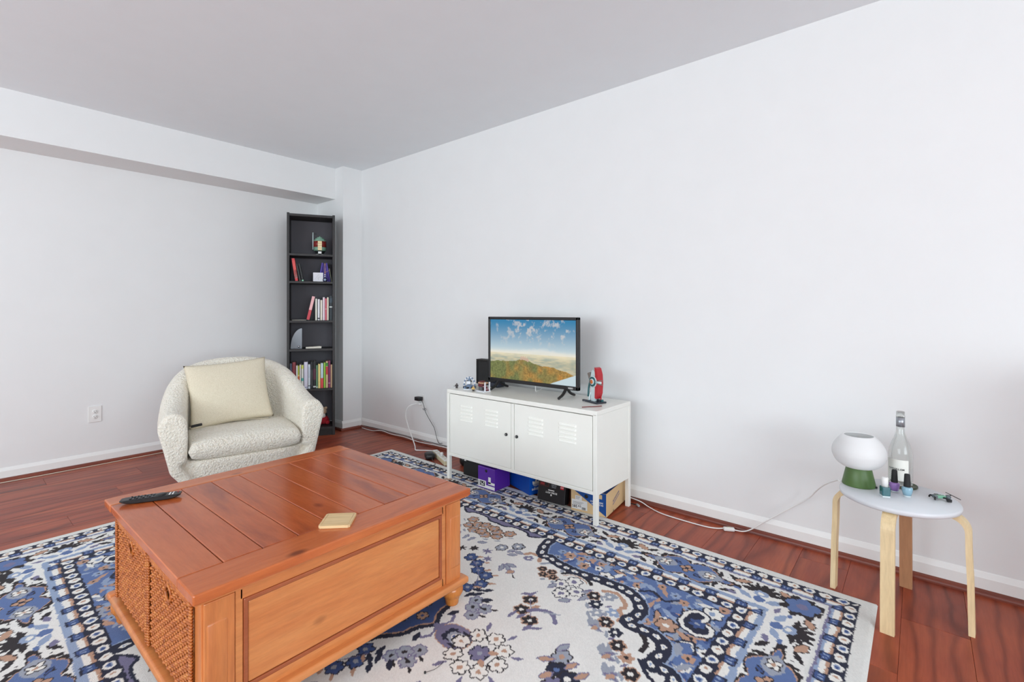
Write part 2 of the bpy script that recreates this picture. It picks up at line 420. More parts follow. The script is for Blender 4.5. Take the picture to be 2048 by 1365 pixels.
    for (u, v, a) in [(.24, .385, .5), (.262, .367, 1.0), (.216, .36, .2), (.285, .40, .9), (.235, .44, .9), (.09, .40, .3)]: leaf(A, B, u, v, .055, .022, a, 'navy')
    for (u, v) in [(.353, .572), (.279, .586), (.248, .652)]: fl(u, v, .031, 'ink', 'white', 'tan', .3)
    for (u, v, a, c) in [(.375, .535, .8, 'mauve'), (.39, .555, .2, 'mauve'), (.235, .575, .1, 'mauve'), (.245, .61, .3, 'mauve'), (.21, .67, .2, 'mauve'), (.225, .695, .8, 'mauve'), (.325, .62, .4, 'tan')]: leaf(A, B, u, v, .055, .017, a, c)
    stroke(A, B, sm([(.29, .61), (.325, .645), (.335, .69), (.30, .735)]), .018, 'mauve'); stroke(A, B, sm([(.325, .66), (.345, .72)]), .008, 'grey'); stroke(A, B, sm([(.353, .572), (.32, .60), (.27, .64)]), .004, 'mauve')
    for (u, v, c, ce) in [(.17, .852, 'grey', 'tan'), (.112, .872, 'navy', 'blue'), (.10, .925, 'navy', 'white'), (.05, .90, 'mauve', 'white')]: fl(u, v, .034, c, ce, 'ink')
    for (u, v, a, c) in [(.21, .83, .3, 'grey'), (.155, .90, .5, 'tan'), (.13, .82, .9, 'tan'), (.07, .86, .5, 'tan'), (.14, .95, .4, 'tan'), (.05, .95, 1.2, 'grey')]: leaf(A, B, u, v, .055, .02, a, c, 'mauve')
    for (u, v, a) in [(.483, .327, .4), (.50, .345, 1.4), (.455, .32, -.5), (.47, .35, 2.2)]: leaf(A, B, u, v, .06, .018, a, 'grey', 'mauve')
    leaf(A, B, .455, .375, .04, .026, .4, 'tan', 'mauve'); stroke(A, B, [(.45, .39), (.43, .42)], .006, 'ink')
    for (u, v) in [(.526, .602), (.575, .638), (.47, .641), (.52, .686)]: fl(u, v, .033, 'white', 'grey', 'navy'); ell(A, B, u, v, .011, .011, 0, 'mauve')
    for (u, v, a) in [(.49, .58, .2), (.44, .68, .9), (.50, .73, .3), (.55, .72, 1.0)]: leaf(A, B, u, v, .05, .018, a, 'grey', 'mauve')
    stroke(A, B, sm([(.60, .56), (.628, .60), (.632, .66), (.605, .705)]), .017, 'ink'); stroke(A, B, sm([(.59, .575), (.615, .61), (.617, .655), (.595, .69)]), .005, 'tan')
    stroke(A, B, sm([(.60, .44), (.632, .47), (.635, .53), (.605, .55)]), .015, 'grey')
    for (u, v) in [(.57, .47), (.575, .52), (.535, .50), (.545, .545)]: fl(u, v, .021, 'ink', 'tan', 'tan'); leaf(A, B, u - .03, v + .02, .03, .012, .8, 'grey')
    stroke(A, B, sm([(.62, .33), (.648, .35), (.645, .40), (.61, .42)]), .02, 'tan'); fl(.60, .365, .022, 'mauve', 'white', 'grey')
    for (u, v, c) in [(.593, .199, 'grey'), (.655, .255, 'grey')]: fl(u, v, .03, c, 'white', 'ink')
    for (u, v) in [(.638, .042), (.664, .102), (.728, .136), (.70, .075), (.72, .03), (.655, .0)]: fl(u, v, .031, 'tan', 'grey', 'ink'); leaf(A, B, u - .035, v + .035, .035, .013, 1.0, 'grey')
    for (u, v, a) in [(.60, .26, .3), (.575, .285, .9), (.61, .30, 1.5), (.56, .02, .2), (.57, .09, 1.0)]: leaf(A, B, u, v, .05, .017, a, 'grey', 'mauve')
    for (u, v) in [(.50, .1), (.46, .05), (.52, .17), (.47, .22)]:
        for a in (0, 1.05, 2.1): leaf(A, B, u, v, .06, .014, a + u, 'ink' if v < .12 else 'mauve')
    # scattered sprays towards the end border
    for (u, v) in [(.375, .841), (.273, .946), (.20, 1.0)]:
        for a in (-.5, .2, .9, 1.6): leaf(A, B, u + .022 * math.cos(a), v + .022 * math.sin(a), .055, .016, a, 'mauve' if a > .5 else 'grey', 'grey')
        leaf(A, B, u, v + .02, .04, .02, .5, 'tan')
    for (u, v, c) in [(.252, 1.065, 'ink'), (.31, 1.02, 'tan'), (.345, .97, 'ink'), (.40, .93, 'navy'), (.43, .875, 'ink'), (.455, .82, 'grey'), (.50, .79, 'navy'), (.545, .755, 'ink'), (.16, 1.12, 'navy'), (.07, 1.10, 'tan'), (.09, 1.03, 'ink'), (.01, 1.05, 'navy'), (.58, .81, 'grey'), (.50, .87, 'sky')]:
        fl(u, v, .029, c, 'white' if c != 'tan' else 'ink', 'tan' if c == 'ink' else None); leaf(A, B, u - .03, v - .02, .045, .014, 2.4, 'grey'); leaf(A, B, u + .02, v - .034, .035, .012, .6, 'mauve')
    stroke(A, B, sm([(.60, .77), (.62, .82), (.57, .885), (.53, .88), (.50, .905), (.47, .91)]), .02, 'tan'); stroke(A, B, sm([(.47, .96), (.46, 1.0), (.42, 1.04), (.375, 1.045)]), .022, 'ink')
    stroke(A, B, sm([(.33, 1.06), (.29, 1.10), (.26, 1.15), (.20, 1.17)]), .014, 'navy')
    # --- spandrel
    sc = sm([(IA + .01, .335), (.765, .345), (.70, .37), (.665, .40), (.672, .43), (.655, .50), (.648, .58), (.655, .66), (.668, .76), (.665, .84), (.63, .91), (.58, .945), (.53, .945), (.487, .928), (.475, .97), (.482, 1.03), (.46, 1.085), (.41, 1.105), (.36, 1.095), (.333, 1.10), (.34, 1.15), (.31, 1.185), (.25, 1.20), (.20, IB + .01)], 5)
    reg = inside(A, B, sc + [(.20, IB + .2), (IA + .2, IB + .2), (IA + .2, .335)])
    fill(reg, 'blue')
    r2 = np.random.RandomState(11)
    pts = [(r2.uniform(.30, IA), r2.uniform(.42, IB)) for _ in range(330)]
    dsc = dist(A, B, sc)
    keep = img.copy()
    for i, (u, v) in enumerate(pts):
        c = ['tan', 'sky', 'cream', 'deep', 'grey', 'tan', 'sky'][i % 7]
        if i % 3 == 0: fl(u, v, .022, c, 'ink', None)
        else: leaf(A, B, u, v, .05 + .03 * (i % 2), .015 + .004 * (i % 3), i * 1.3, c, 'navy' if i % 7 == 0 else None)
    fl(.561, 1.056, .04, 'tan', 'white', 'ink'); fl(.74, 1.165, .04, 'white', 'sky', 'navy'); fl(.70, .72, .035, 'white', 'ink', 'navy'); fl(.75, .50, .03, 'tan', 'ink', None); fl(.715, .60, .028, 'tan', 'ink', None)
    car = sm([(.60, 1.10), (.64, 1.085), (.69, 1.09), (.72, 1.12), (.70, 1.16), (.66, 1.15), (.645, 1.19), (.60, 1.195), (.58, 1.15), (.60, 1.10)])
    stroke(A, B, car, .03, 'navy'); fill(inside(A, B, car), 'navy'); stroke(A, B, car, .016, 'white'); fl(.645, 1.14, .03, 'deep', 'grey', None)
    stroke(A, B, sm([(.70, .88), (.73, .93), (.70, .99), (.74, 1.03)]), .012, 'navy'); stroke(A, B, sm([(.50, 1.12), (.53, 1.16), (.48, 1.19)]), .016, 'navy'); stroke(A, B, sm([(.505, 1.125), (.525, 1.16), (.49, 1.18)]), .006, 'white')
    img[~reg] = keep[~reg]
    fill(dsc < .028, 'navy'); 
    tt = 0.0; last = None
    for i in range(0, len(sc) - 1):
        seg = math.dist(sc[i], sc[i + 1]); tt += seg
        if tt > .046: tt = 0; ell(A, B, sc[i][0], sc[i][1], .016, .010, math.atan2(sc[i + 1][1] - sc[i][1], sc[i + 1][0] - sc[i][0]), 'white'); ell(A, B, sc[i][0], sc[i][1], .006, .004, 0, 'sky')
    fill((dsc >= .028) & (dsc < .034) & reg, 'sky')
    # thin cusp along the side border
    cu = sm([(IA, .30), (.79, .265), (.775, .23), (.80, .19), (.80, .10), (.775, .05), (.785, -.02)])
    fill((A > .78) & inside(A, B, cu + [(IA + .1, -.02), (IA + .1, .30)]), 'mauve'); stroke(A, B, cu, .012, 'navy')
    # --- borders
    ea, eb = HA - A, HB - B; e = np.minimum(ea, eb); side = (HA - A0) < (HB - B0); T = np.where(side, B, A)
    bord = e < e1
    fill(bord, 'cream'); fill(e < .055, 'edge')
    def beads(lo, hi, per):
        m = (e >= lo) & (e < hi); fill(m, 'navy'); c = (lo + hi) / 2; ph = ((T / per) % 1.0) - .5; k = np.floor(T / per).astype(int) % 2
        w = (hi - lo) * .43; d = (ph / .36) ** 2 + ((e - c) / w) ** 2
        fill(m & (d < 1), 'white'); fill(m & (d < .34) & (k == 0), 'sky'); fill(m & (d < .16) & (k == 0), 'deep'); fill(m & (d < .22) & (k == 1) & (ph > 0), 'tan')
    def blocks(lo, hi, per, flip):
        m = (e >= lo) & (e < hi); c = (lo + hi) / 2; ph = (T / per) % 1.0
        up = (e > c) if flip else (e < c)
        fill(m & up, 'tan'); fill(m & ~up, 'sky'); fill(m & (np.abs(e - c) < .006 + .010 * np.abs(ph - .5)), 'white')
        b = m & (np.abs(ph - .5) < .20); fill(b, 'navy'); fill(b & (np.abs(ph - .5) < .15) & (np.abs(e - c) < (hi - lo) * .34), 'deep'); fill(b & (np.abs(np.abs(ph - .5) - .07) < .025) & (np.abs(e - c) < .007), 'sky')
    beads(.055, .098, .058); blocks(.098, .136, .117, False)
    fill((e >= .136) & (e < .144), 'mauve'); fill((e >= .144) & (e < .156), 'edge')
    fill((e >= .322) & (e < .335), 'sky'); blocks(.335, .378, .117, True); beads(.380, e1, .058)
    fill((e >= .376) & (e < .382), 'navy'); fill((e >= .053) & (e < .057), 'navy'); fill((e >= .421) & (e < .429), 'navy')
    main = (e >= .156) & (e < .322); keep = img.copy()
    def cart(U, V, u):
        # lobed blue cartouche with ragged dark outline
        def shp(k):
            x = (U - u) / (.218 * k); y = V / (.098 * k); r = np.hypot(x, y); th = np.arctan2(y, x)
            return r - (0.80 + .13 * np.cos(6 * th) + .07 * np.cos(10 * th))
        jag = .24 * np.abs(((U * 34) % 1) - .5) + .18 * np.abs(((V * 36) % 1) - .5)
        fill(shp(1.10) + jag - .10 < 0, 'ink'); fill(shp(.92) < 0, 'tan'); fill(shp(.88) < 0, 'blue')
        for s in (-1, 1):
            ell(U, V, u + s * .10, 0, .058, .038, 0, 'grey', True); flower(U, V, u + s * .10, 0, .026, 'white', 'tan', 'ink', 4, .78)
            for q in (-1, 1): leaf(U, V, u + s * .19, q * .055, .07, .022, s * q * -.6, 'ink')
        flower(U, V, u, 0, .03, 'tan', 'navy', 'ink', 4); leaf(U, V, u + .05, .03, .04, .012, .6, 'deep', 'ink'); leaf(U, V, u - .05, -.03, .04, .012, .6, 'deep', 'ink')
    def burst(U, V, u, s):
        for k in range(7):
            a = s * math.pi / 2 + (k - 3) * .48; leaf(U, V, u + .042 * math.cos(a), s * .012 + .042 * math.sin(a), .085, .024, a, 'ink')
        ell(U, V, u, s * .005, .028, .022, 0, 'sky'); ell(U, V, u, s * .0, .012, .010, 0, 'white')
        for q in (-1, 1):
            leaf(U, V, u + q * .085, s * .055, .07, .028, q * s * -.5, 'tan', 'ink'); leaf(U, V, u + q * .055, -s * .035, .07, .03, q * s * .5, 'sky')
            leaf(U, V, u + q * .10, -s * .055, .05, .022, q * s * .2, 'mauve'); leaf(U, V, u + q * .09, -s * .01, .035, .018, 0, 'blue')
        leaf(U, V, u, -s * .04, .05, .045, math.pi / 2, 'blue')
    US, VS = B, -(A - (HA - .239)); UE, VE = A, -(B - (HB - .239))
    for (U, V, cs, bs, sel) in ((US, VS, (.325, .968), (0.0, .645, 1.275), side), (UE, VE, (.50,), (0.0 + .13, .83), ~side)):
        snap = img.copy()
        for u in cs: cart(U, V, u)
        for u in bs: burst(U, V, u, -1)
        img[~sel] = snap[~sel]
    cu_, cv_ = HA - .225, HB - .225
    for k in range(8):
        a = k * math.pi / 4 + .3; leaf(A, B, cu_ + .05 * math.cos(a), cv_ + .05 * math.sin(a), .08, .045, a, 'ink')
    for k in range(5): a = k * 1.257; ell(A, B, cu_ + .03 * math.cos(a), cv_ + .03 * math.sin(a), .032, .026, a, 'blue')
    ell(A, B, cu_, cv_, .02, .02, 0, 'mauve')
    img[~main & bord] = keep[~main & bord]; img[~bord] = keep[~bord]
    img *= (1 + nz(1) * .10 + nz(12) * .05)[..., None]
    return np.clip(img, 0, 1)
def make_rug():
    q = paint_rug(); na, nb = q.shape[:2]
    full = np.concatenate([q[::-1], q[1:]], 0); full = np.concatenate([full[:, ::-1], full[:, 1:]], 1)
    NA, NB = full.shape[:2]
    a = np.linspace(-HA, HA, NA); b = np.linspace(-HB, HB, NB)
    Aa, Bb = np.meshgrid(a, b, indexing='ij')
    # folded quadrant: b<0 is the near end
    X = Aa + 0.025 * (YC + Bb - 1.27) + 1.195; Y = YC + Bb
    Z = np.full_like(X, 0.0095); rim = (np.abs(Aa) > HA - .012) | (np.abs(Bb) > HB - .012); Z[rim] = 0.006
    Z[[0, -1], :] = 0.0006; Z[:, [0, -1]] = 0.0006
    co = np.stack([X - 1.2, Y - YC, Z], -1).reshape(-1, 3)
    idx = np.arange(NA * NB).reshape(NA, NB)
    f = np.stack([idx[:-1, :-1], idx[1:, :-1], idx[1:, 1:], idx[:-1, 1:]], -1).reshape(-1, 4)
    me = bpy.data.meshes.new('rug'); me.vertices.add(len(co)); me.vertices.foreach_set('co', co.astype(np.float32).ravel())
    me.loops.add(f.size); me.loops.foreach_set('vertex_index', f.astype(np.int32).ravel())
    me.polygons.add(len(f)); me.polygons.foreach_set('loop_start', np.arange(0, f.size, 4, dtype=np.int32)); me.polygons.foreach_set('loop_total', np.full(len(f), 4, np.int32))
    me.update(calc_edges=True); me.validate()
    ca = me.color_attributes.new('Col', 'FLOAT_COLOR', 'POINT')
    ca.data.foreach_set('color', np.concatenate([full.reshape(-1, 3), np.ones((NA * NB, 1))], 1).astype(np.float32).ravel())
    me.materials.append(attr_mat('rug_pile', 0.95, 0, 0.5, 420))
    o = bpy.data.objects.new('rug', me); COL.objects.link(o); o.location = (1.2, YC, 0)
    tag(o, 'cream rug with blue and navy floral border and medallion, under the wooden coffee table', 'rug')
make_rug()
RZ = 0.0095

# ------------------------------------------------------------------ coffee table
def coffee_table():
    cx, cy = 0.896, 1.860
    t = thing('coffee_table', 'honey pine trunk coffee table with plank top, bun feet and wicker baskets in its end', 'table', (cx, cy, RZ))
    HX, HY = 0.484, 0.485; zt = 0.465 - RZ
    X0, X1, Y0, Y1 = -HX, HX, -HY, HY
    ya, yb = Y0 + 0.125, Y1 - 0.095        # inner ends of the planks
    top = G().box(((X0 + X1) / 2, (Y0 + ya) / 2, zt - 0.014), (X1 - X0, ya - Y0 - 0.001, 0.028), 0.004).build('top_rail', M_ct_rail, t)
    G().box(((X0 + X1) / 2, (Y1 + yb) / 2, zt - 0.014), (X1 - X0, Y1 - yb - 0.001, 0.028), 0.004).build('top_rail', M_ct_rail, t)
    xs = [X0] + [0.525 - cx + 0.1076 * i for i in range(8)] + [X1]
    for i in range(9):
        w = xs[i + 1] - xs[i]
        G().box((0, 0, 0), (w - 0.0022, yb - ya - 0.0022, 0.026), 0.0025, seg=1).build('plank', M_ct_top, t, ((xs[i] + xs[i + 1]) / 2, (ya + yb) / 2, zt - 0.0135))
    G().box((0, 0, zt - 0.026), (2 * HX - 0.012, 2 * HY - 0.012, 0.012)).build('top_underlay', M_ct, t)
    G().box((0, 0, zt - 0.0385), (2 * HX - 0.05, 2 * HY - 0.05, 0.013), 0.004).build('top_moulding', M_ct, t)
    bx, by = 0.452, 0.452; zb, zh = 0.10, zt - 0.045
    # front and back walls with raised-frame panel
    for s in (-1, 1):
        y = s * (by - 0.012)
        G().box((0, y, (zb + zh) / 2), (2 * bx - 0.17, 0.02, zh - zb)).build('panel_frame', M_ct, t)
        fr = G(); w, h = 0.70, 0.235; zc = (zb + zh) / 2 + 0.003; yf = s * (by + 0.001)
        for (cx_, cz_, sx_, sz_) in ((0, zc + h / 2, w + .012, .012), (0, zc - h / 2, w + .012, .012), (-w / 2, zc, .012, h), (w / 2, zc, .012, h)):
            fr.box((cx_, yf, cz_), (sx_, 0.012, sz_), 0.003)
        fr.build('panel_bead', wood('bead_pine_%d' % s, (160, 84, 50), (176, 98, 60), (120, 60, 40), 'X', 0.3, knots=False), t)
        G().box((0, 0, 0), (w - 0.014, 0.012, h - 0.014), 0.003).build('panel', M_ct, t, (0, s * (by - 0.002), zc))
        for (cz_, hh) in ((zb + (zc - h / 2 - zb) / 2 - .003, zc - h / 2 - zb - .006), ((zh + zc + h / 2) / 2 + .003, zh - zc - h / 2 - .006)):
            G().box((0, s * (by - 0.001), cz_), (2 * bx - 0.175, 0.010, max(hh, .01)), 0.002).build('rail', M_ct, t)
        for q in (-1, 1):
            G().box((q * (w / 2 + .0165), s * (by - 0.001), zc), (0.019, 0.010, zh - zb), 0.002).build('stile', M_ct, t)
    # corner posts with chamfered inner edges
    M_post = wood('honey_pine_post', (208, 126, 70), (222, 148, 88), (176, 96, 54), 'Z', 0.3)
    for sx in (-1, 1):
        for sy in (-1, 1):
            g = G(); w, d = 0.074, 0.034; prof = []
            px = sx * (bx - w / 2); py = sy * (by - d / 2 + 0.008)
            g.box((px, py, (zb + zh) / 2), (w, d, zh - zb), 0.003)
            g.box((px + sx * 0.006, py + sy * .009, (zb + zh) / 2), (w - .018, d * .6, (zh - zb) * 0.66), 0.008)
            g.build('post', M_post, t)
    for sy in (-1, 1): G().box((-bx + .008, sy * (by - .0238), (zb + zh) / 2), (.024, .047, zh - zb), .002).build('end_stile', M_post, t)
    # the +x end is a closed panel, the -x end is an open niche for the baskets
    G().box((bx - 0.01, 0, (zb + zh) / 2), (0.02, 2 * by - .04, zh - zb)).build('end_panel', M_ct, t)
    G().box((0, 0, zb + 0.006), (2 * bx - 0.03, 2 * by - 0.03, 0.012)).build('bottom_board', M_ct, t)
    G().box((-0.04, 0, (zb + zh) / 2), (0.02, 2 * by - .05, zh - zb - .02)).build('inner_panel', M_ct, t)
    # base moulding frame
    for (c, s) in (((0, -by - 0.006, zb - 0.007), (2 * bx + 0.054, 0.05, 0.026)), ((0, by + 0.006, zb - 0.007), (2 * bx + 0.054, 0.05, 0.026)), ((-bx - 0.006, 0, zb - 0.007), (0.042, 2 * by - .04, 0.026)), ((bx + 0.006, 0, zb - 0.007), (0.042, 2 * by - .04, 0.026))):
        G().box((0, 0, 0), s, 0.009, seg=3).build('base_moulding', M_ct, t, c)
    M_bun = wood('bun_pine', (206, 126, 58), (220, 142, 70), (180, 100, 46), 'Z', 0.2, knots=False)
    prof = [(0.0, 0.0), (0.024, 0.0), (0.026, 0.004), (0.027, 0.016), (0.030, 0.022), (0.030, 0.027), (0.036, 0.034), (0.043, 0.048), (0.044, 0.060), (0.040, 0.072), (0.030, 0.081), (0.0, 0.081)]
    for sx in (-1, 1):
        for sy in (-1, 1): G().lathe(prof, 28, caps=False).build('bun_foot', M_bun, t, (sx * (bx - .02), sy * (by - .02), 0))
    return t, cx, cy, zb, zh, bx, by
CT, cx, cy, zb, zh, bx, by = coffee_table()

def basket(yc, w, label):
    h = 0.285; x0 = cx - bx - 0.002; z0 = RZ + zb + 0.013; d = 0.36
    b = thing('wicker_basket', label, 'basket', (x0, yc, z0), 0, 'baskets in the coffee table end')
    G().box((d / 2 + .008, 0, h / 2), (d - .016, w - 0.03, h - .02)).build('shade_fill', plain('basket_shade', (44, 22, 12), .8), b)  # dark filler block; its colour stands in for shade behind the weave
    g = G(); rows_, n = 21, 20
    dy = (w - .03) / n
    for r in range(rows_):
        z = 0.016 + (h - .04) * r / (rows_ - 1)
        runs = [(-w / 2 + .015, w / 2 - .015)]
        if h * .76 < z < h * .90: runs = [(-w / 2 + .015, -.018), (.018, w / 2 - .015)]
        for ya_, yb_ in runs:
            m = max(8, int((yb_ - ya_) / dy * 5)); L_ = yb_ - ya_
            bead = lambda u: .0016 + .0036 * abs(math.sin(math.pi * (ya_ + u * L_ + w / 2 - .015) / dy)) ** .7
            wob = .0016 * (1 if r % 2 else -1)
            g.tube([(-.004 + wob * math.sin(math.pi * (ya_ + L_ * q / m + w / 2 - .015) / dy), ya_ + L_ * q / m, z) for q in range(m + 1)], bead, 6, 0)
    for i in range(n + 1):
        y = -w / 2 + .015 + dy * i
        g.tube([(.0015, y, 0.008), (.0015, y, h - .012)] if abs(y) > .02 else [(.0015, y, 0.008), (.0015, y, h * .76)], 0.0026, 5, 0)
    lab(g.build('front_weave', M_wicker, b), 'woven wicker front'); b.children[-1]['kind'] = 'stuff'
    g = G()
    for y in (-w / 2 + .006, w / 2 - .006):
        for k in range(34): 
            z = 0.006 + (h - .012) * k / 33
            g.tube([(-.008, y - .007, z - .002), (-.011, y, z), (-.008, y + .007, z + .002)], 0.0045, 5, 0)
    o = g.build('wrapped_corner', M_wicker, b); o['kind'] = 'stuff'
    g = G()
    for k in range(3): g.tube([(-.006, -w / 2 + .004, h - .012 + .007 * k), (-.009, 0, h - .011 + .007 * k), (-.006, w / 2 - .004, h - .012 + .007 * k)], .0055, 6, 6)
    g.build('rim', M_wicker, b)
    g = G(); pts = [(-.007, .024 * math.cos(a), h * .83 + .022 * math.sin(a)) for a in np.linspace(0, 2 * math.pi, 17)]
    g.tube(pts, .0048, 6, 0); g.build('handle_ring', M_wicker, b)
basket(cy - 0.204, 0.398, 'wicker basket in the coffee table end, in the half beside the front panel')
basket(cy + 0.204, 0.398, 'wicker basket in the coffee table end, in the half below the remote control')

# remote, coaster
def remote():
    p0 = Vector((.440, 2.238)); p1 = Vector((.607, 2.158)); c = (p0 + p1) / 2; ang = math.atan2(p1.y - p0.y, p1.x - p0.x)
    t = thing('remote_control', 'long black remote control lying on the coffee table top', 'remote', (c.x, c.y, 0.4655), ang)
    ln, w = .186, .044; vs = []; n = 16
    for i in range(n + 1):
        u = i / n; x = (u - .5) * ln; k = abs(2 * u - 1); hw = w / 2 * (1 - .25 * max(0, (k - .9) / .1)); bot = .010 * max(0, (k - .45) / .55) ** 2; topz = .017 - .002 * k
        for (yy, z) in ((-hw, bot + .003), (-hw * .8, bot), (hw * .8, bot), (hw, bot + .003), (hw, topz - .003), (hw * .86, topz), (-hw * .86, topz), (-hw, topz - .003)): vs.append((x, yy, z))
    fs = [[i * 8 + k, i * 8 + (k + 1) % 8, (i + 1) * 8 + (k + 1) % 8, (i + 1) * 8 + k] for i in range(n) for k in range(8)] + [list(range(8))[::-1], [n * 8 + k for k in range(8)]]
    G().add(vs, fs).build('body', M_black, t)
    mg = plain('button_grey', (90, 92, 95), .5)
    for r in range(8):
        for q in range(3): G().box((0, 0, 0), (.006, .007, .0028), .001, seg=1).build('button', mg if (r + q) % 2 else M_black_matte, t, (-.062 + r * .0098, -.012 + q * .012, .0172))
    G().lathe([(.0, .0), (.017, .0), (.017, .003), (.010, .0045), (0, .004)], 20, caps=False).build('navigation_ring', M_black, t, (.030, 0, .0152))
    for k, x in enumerate((.058, .068)): G().box((0, 0, 0), (.005, .026, .002), .0008, seg=1).build('shortcut_button', M_white_pl, t, (x, 0, .0163))
    G().box((0, 0, 0), (.004, .005, .002)).build('power_button', plain('button_red', (160, 40, 40), .5), t, (.082, .008, .016))
remote()
def coaster():
    t = thing('coaster', 'square bamboo coaster with clipped corners on the coffee table', 'coaster', (.871, 1.493, .4655), R(-45))
    s, k = .05, .006; poly = [(-s + k, -s), (s - k, -s), (s, -s + k), (s, s - k), (s - k, s), (-s + k, s), (-s, s - k), (-s, -s + k)]
    G().prism(poly, .0085).build('block', M_bamboo, t)
    g = G()
    for a, b in (((-.043, -.043), (.043, -.043)), ((.043, -.043), (.043, .043)), ((.043, .043), (-.043, .043)), ((-.043, .043), (-.043, -.043))):
        g.cyl((a[0], a[1], .0085), (b[0], b[1], .0085), .0007, 5)
    g.build('engraved_line', plain('bamboo_line', (196, 160, 108), .6), t)
coaster()

# ------------------------------------------------------------------ armchair
def armchair():
    ex = Vector((math.cos(R(-12)), math.sin(R(-12)))); ang = math.atan2(ex.y, ex.x)
    o = Vector((1.322, 3.365))
    t = thing('armchair', 'cream boucle barrel armchair with rounded back in front of the bookcase', 'armchair', (o.x, o.y, 0), ang)
    # plan path of the shell, from the left arm front round the back to the right arm front; (x, y, top height, bulge)
    half = [(-.402, -.03, .555), (-.398, .10, .566), (-.388, .24, .600), (-.366, .38, .668), (-.328, .49, .738), (-.258, .572, .792), (-.14, .618, .822)]
    base = half + [(0, .632, .830)] + [(-x, y, h) for x, y, h in half[::-1]]
    P = catmull([(x, y, h) for x, y, h in base], 5); n = len(P); g = G(); vs = []
    for i, p in enumerate(P):
        q = P[min(i + 1, n - 1)] - P[max(i - 1, 0)]; d = Vector((q.x, q.y, 0)).normalized(); nn = Vector((-d.y, d.x, 0))      # outward (left of travel)
        h = p.z; th = .088; cpt = Vector((p.x, p.y, 0))
        inset = .13
        sec = [(-th * .3, .24), (-th * .80, .25), (-th * .84, .40), (-th * .80, h - .055), (-th * .52, h - .013), (0, h), (th * .5, h - .013), (th * .84, h - .06), (th * .90, h * .82), (th * .68, .38), (th * .20, .19), (-inset * .45, .09), (-inset, .03), (-inset - .06, .03)]
        for off, z in sec: vs.append(cpt + nn * off + Vector((0, 0, z)))
    k = len(sec); fs = []
    for i in range(n - 1):
        for j in range(k): fs.append((i * k + j, i * k + (j + 1) % k, (i + 1) * k + (j + 1) % k, (i + 1) * k + j))
    fs.append(list(range(k))); fs.append([(n - 1) * k + j for j in range(k)][::-1])
    g.add(vs, fs)
    # lower body below the cushion, narrowing to the floor
    lv = []; lf = []; m = 40
    for z, sx, sy, yo in ((.03, .28, .24, .27), (.08, .335, .295, .275), (.16, .385, .325, .285), (.22, .40, .335, .29), (.25, .40, .335, .29)):
        for a in range(m):
            w = 2 * math.pi * a / m; c_, s_ = math.cos(w), math.sin(w); e = .55
            lv.append((sx * math.copysign(abs(c_) ** e, c_), yo + sy * math.copysign(abs(s_) ** e, s_), z))
    for r in range(4):
        for a in range(m): lf.append((r * m + a, r * m + (a + 1) % m, (r + 1) * m + (a + 1) % m, (r + 1) * m + a))
    lf.append(list(range(m))[::-1]); lf.append([4 * m + a for a in range(m)])
    g.add(lv, lf)
    body = g.build('shell', M_boucle, t)
    bm = bmesh.new(); bm.from_mesh(body.data); bmesh.ops.recalc_face_normals(bm, faces=list(bm.faces)); bm.to_mesh(body.data); bm.free()
    mo = body.modifiers.new('union', 'REMESH'); mo.mode = 'VOXEL'; mo.voxel_size = .011; mo.use_smooth_shade = True
    s = body.modifiers.new('soft', 'SMOOTH'); s.factor = .6; s.iterations = 9
    def pillow(name, w, d, h, bulge, mat, parent, loc, rot, e=.28, corner=0.0):
        nx, ny = 36, 28; gg = G(); top = []; vs = []
        for sgn in (1, -1):
            for i in range(nx + 1):
                for j in range(ny + 1):
                    u = 2 * i / nx - 1; v = 2 * j / ny - 1
                    f = (max(0, 1 - abs(u) ** 4) * max(0, 1 - abs(v) ** 4)) ** e
                    pin = 1 - corner * (1 - abs(v) ** 2) * abs(u) ** 6; pin2 = 1 - corner * (1 - abs(u) ** 2) * abs(v) ** 6
                    vs.append((u * w / 2 * pin, v * d / 2 * pin2, sgn * (h / 2) * f + (bulge * (1 - u * u) * (1 - v * v) * sgn)))
        N = (nx + 1) * (ny + 1); fs = []
        for i in range(nx):
            for j in range(ny):
                a = i * (ny + 1) + j; b = a + ny + 1
                fs.append((a, b, b + 1, a + 1)); fs.append((N + a, N + a + 1, N + b + 1, N + b))
        gg.add(vs, fs, True); ob = gg.build(name, mat, parent, loc, rot)
        bm = bmesh.new(); bm.from_mesh(ob.data); bmesh.ops.remove_doubles(bm, verts=list(bm.verts), dist=1e-4); bmesh.ops.recalc_face_normals(bm, faces=list(bm.faces)); bm.to_mesh(ob.data); bm.free()
        return ob
    pillow('seat_cushion', .655, .61, .150, .003, M_boucle, t, (0, .258, .320), (R(2), 0, 0), .2)
    # loose back pillow (its own thing)
    M = Matrix.Translation((o.x, o.y, 0)) @ Matrix.Rotation(ang, 4, 'Z')
    pt = M @ Vector((-.058, .265, .396))
    p = thing('back_pillow', 'square beige linen pillow leaning on the back of the cream armchair', 'pillow', pt, ang)
    pil = pillow('pillow_case', .51, .45, .09, .03, M_linen, p, (.004, .095, .208), (R(70), R(-4), 0), .4, .07)
    G().tube([(-.24, .022, .004), (-.08, .030, .012), (.1, .030, .012), (.24, .022, .004)], .003, 5, 6).build('seam', M_linen, p)
    g = G().box((0, 0, 0), (.064, .014, .016), .004); lab(g.build('tag', M_black_matte, p, (-.205, -.035, .024), (0, R(-6), R(4))), 'small black tag at the lower corner')
armchair()

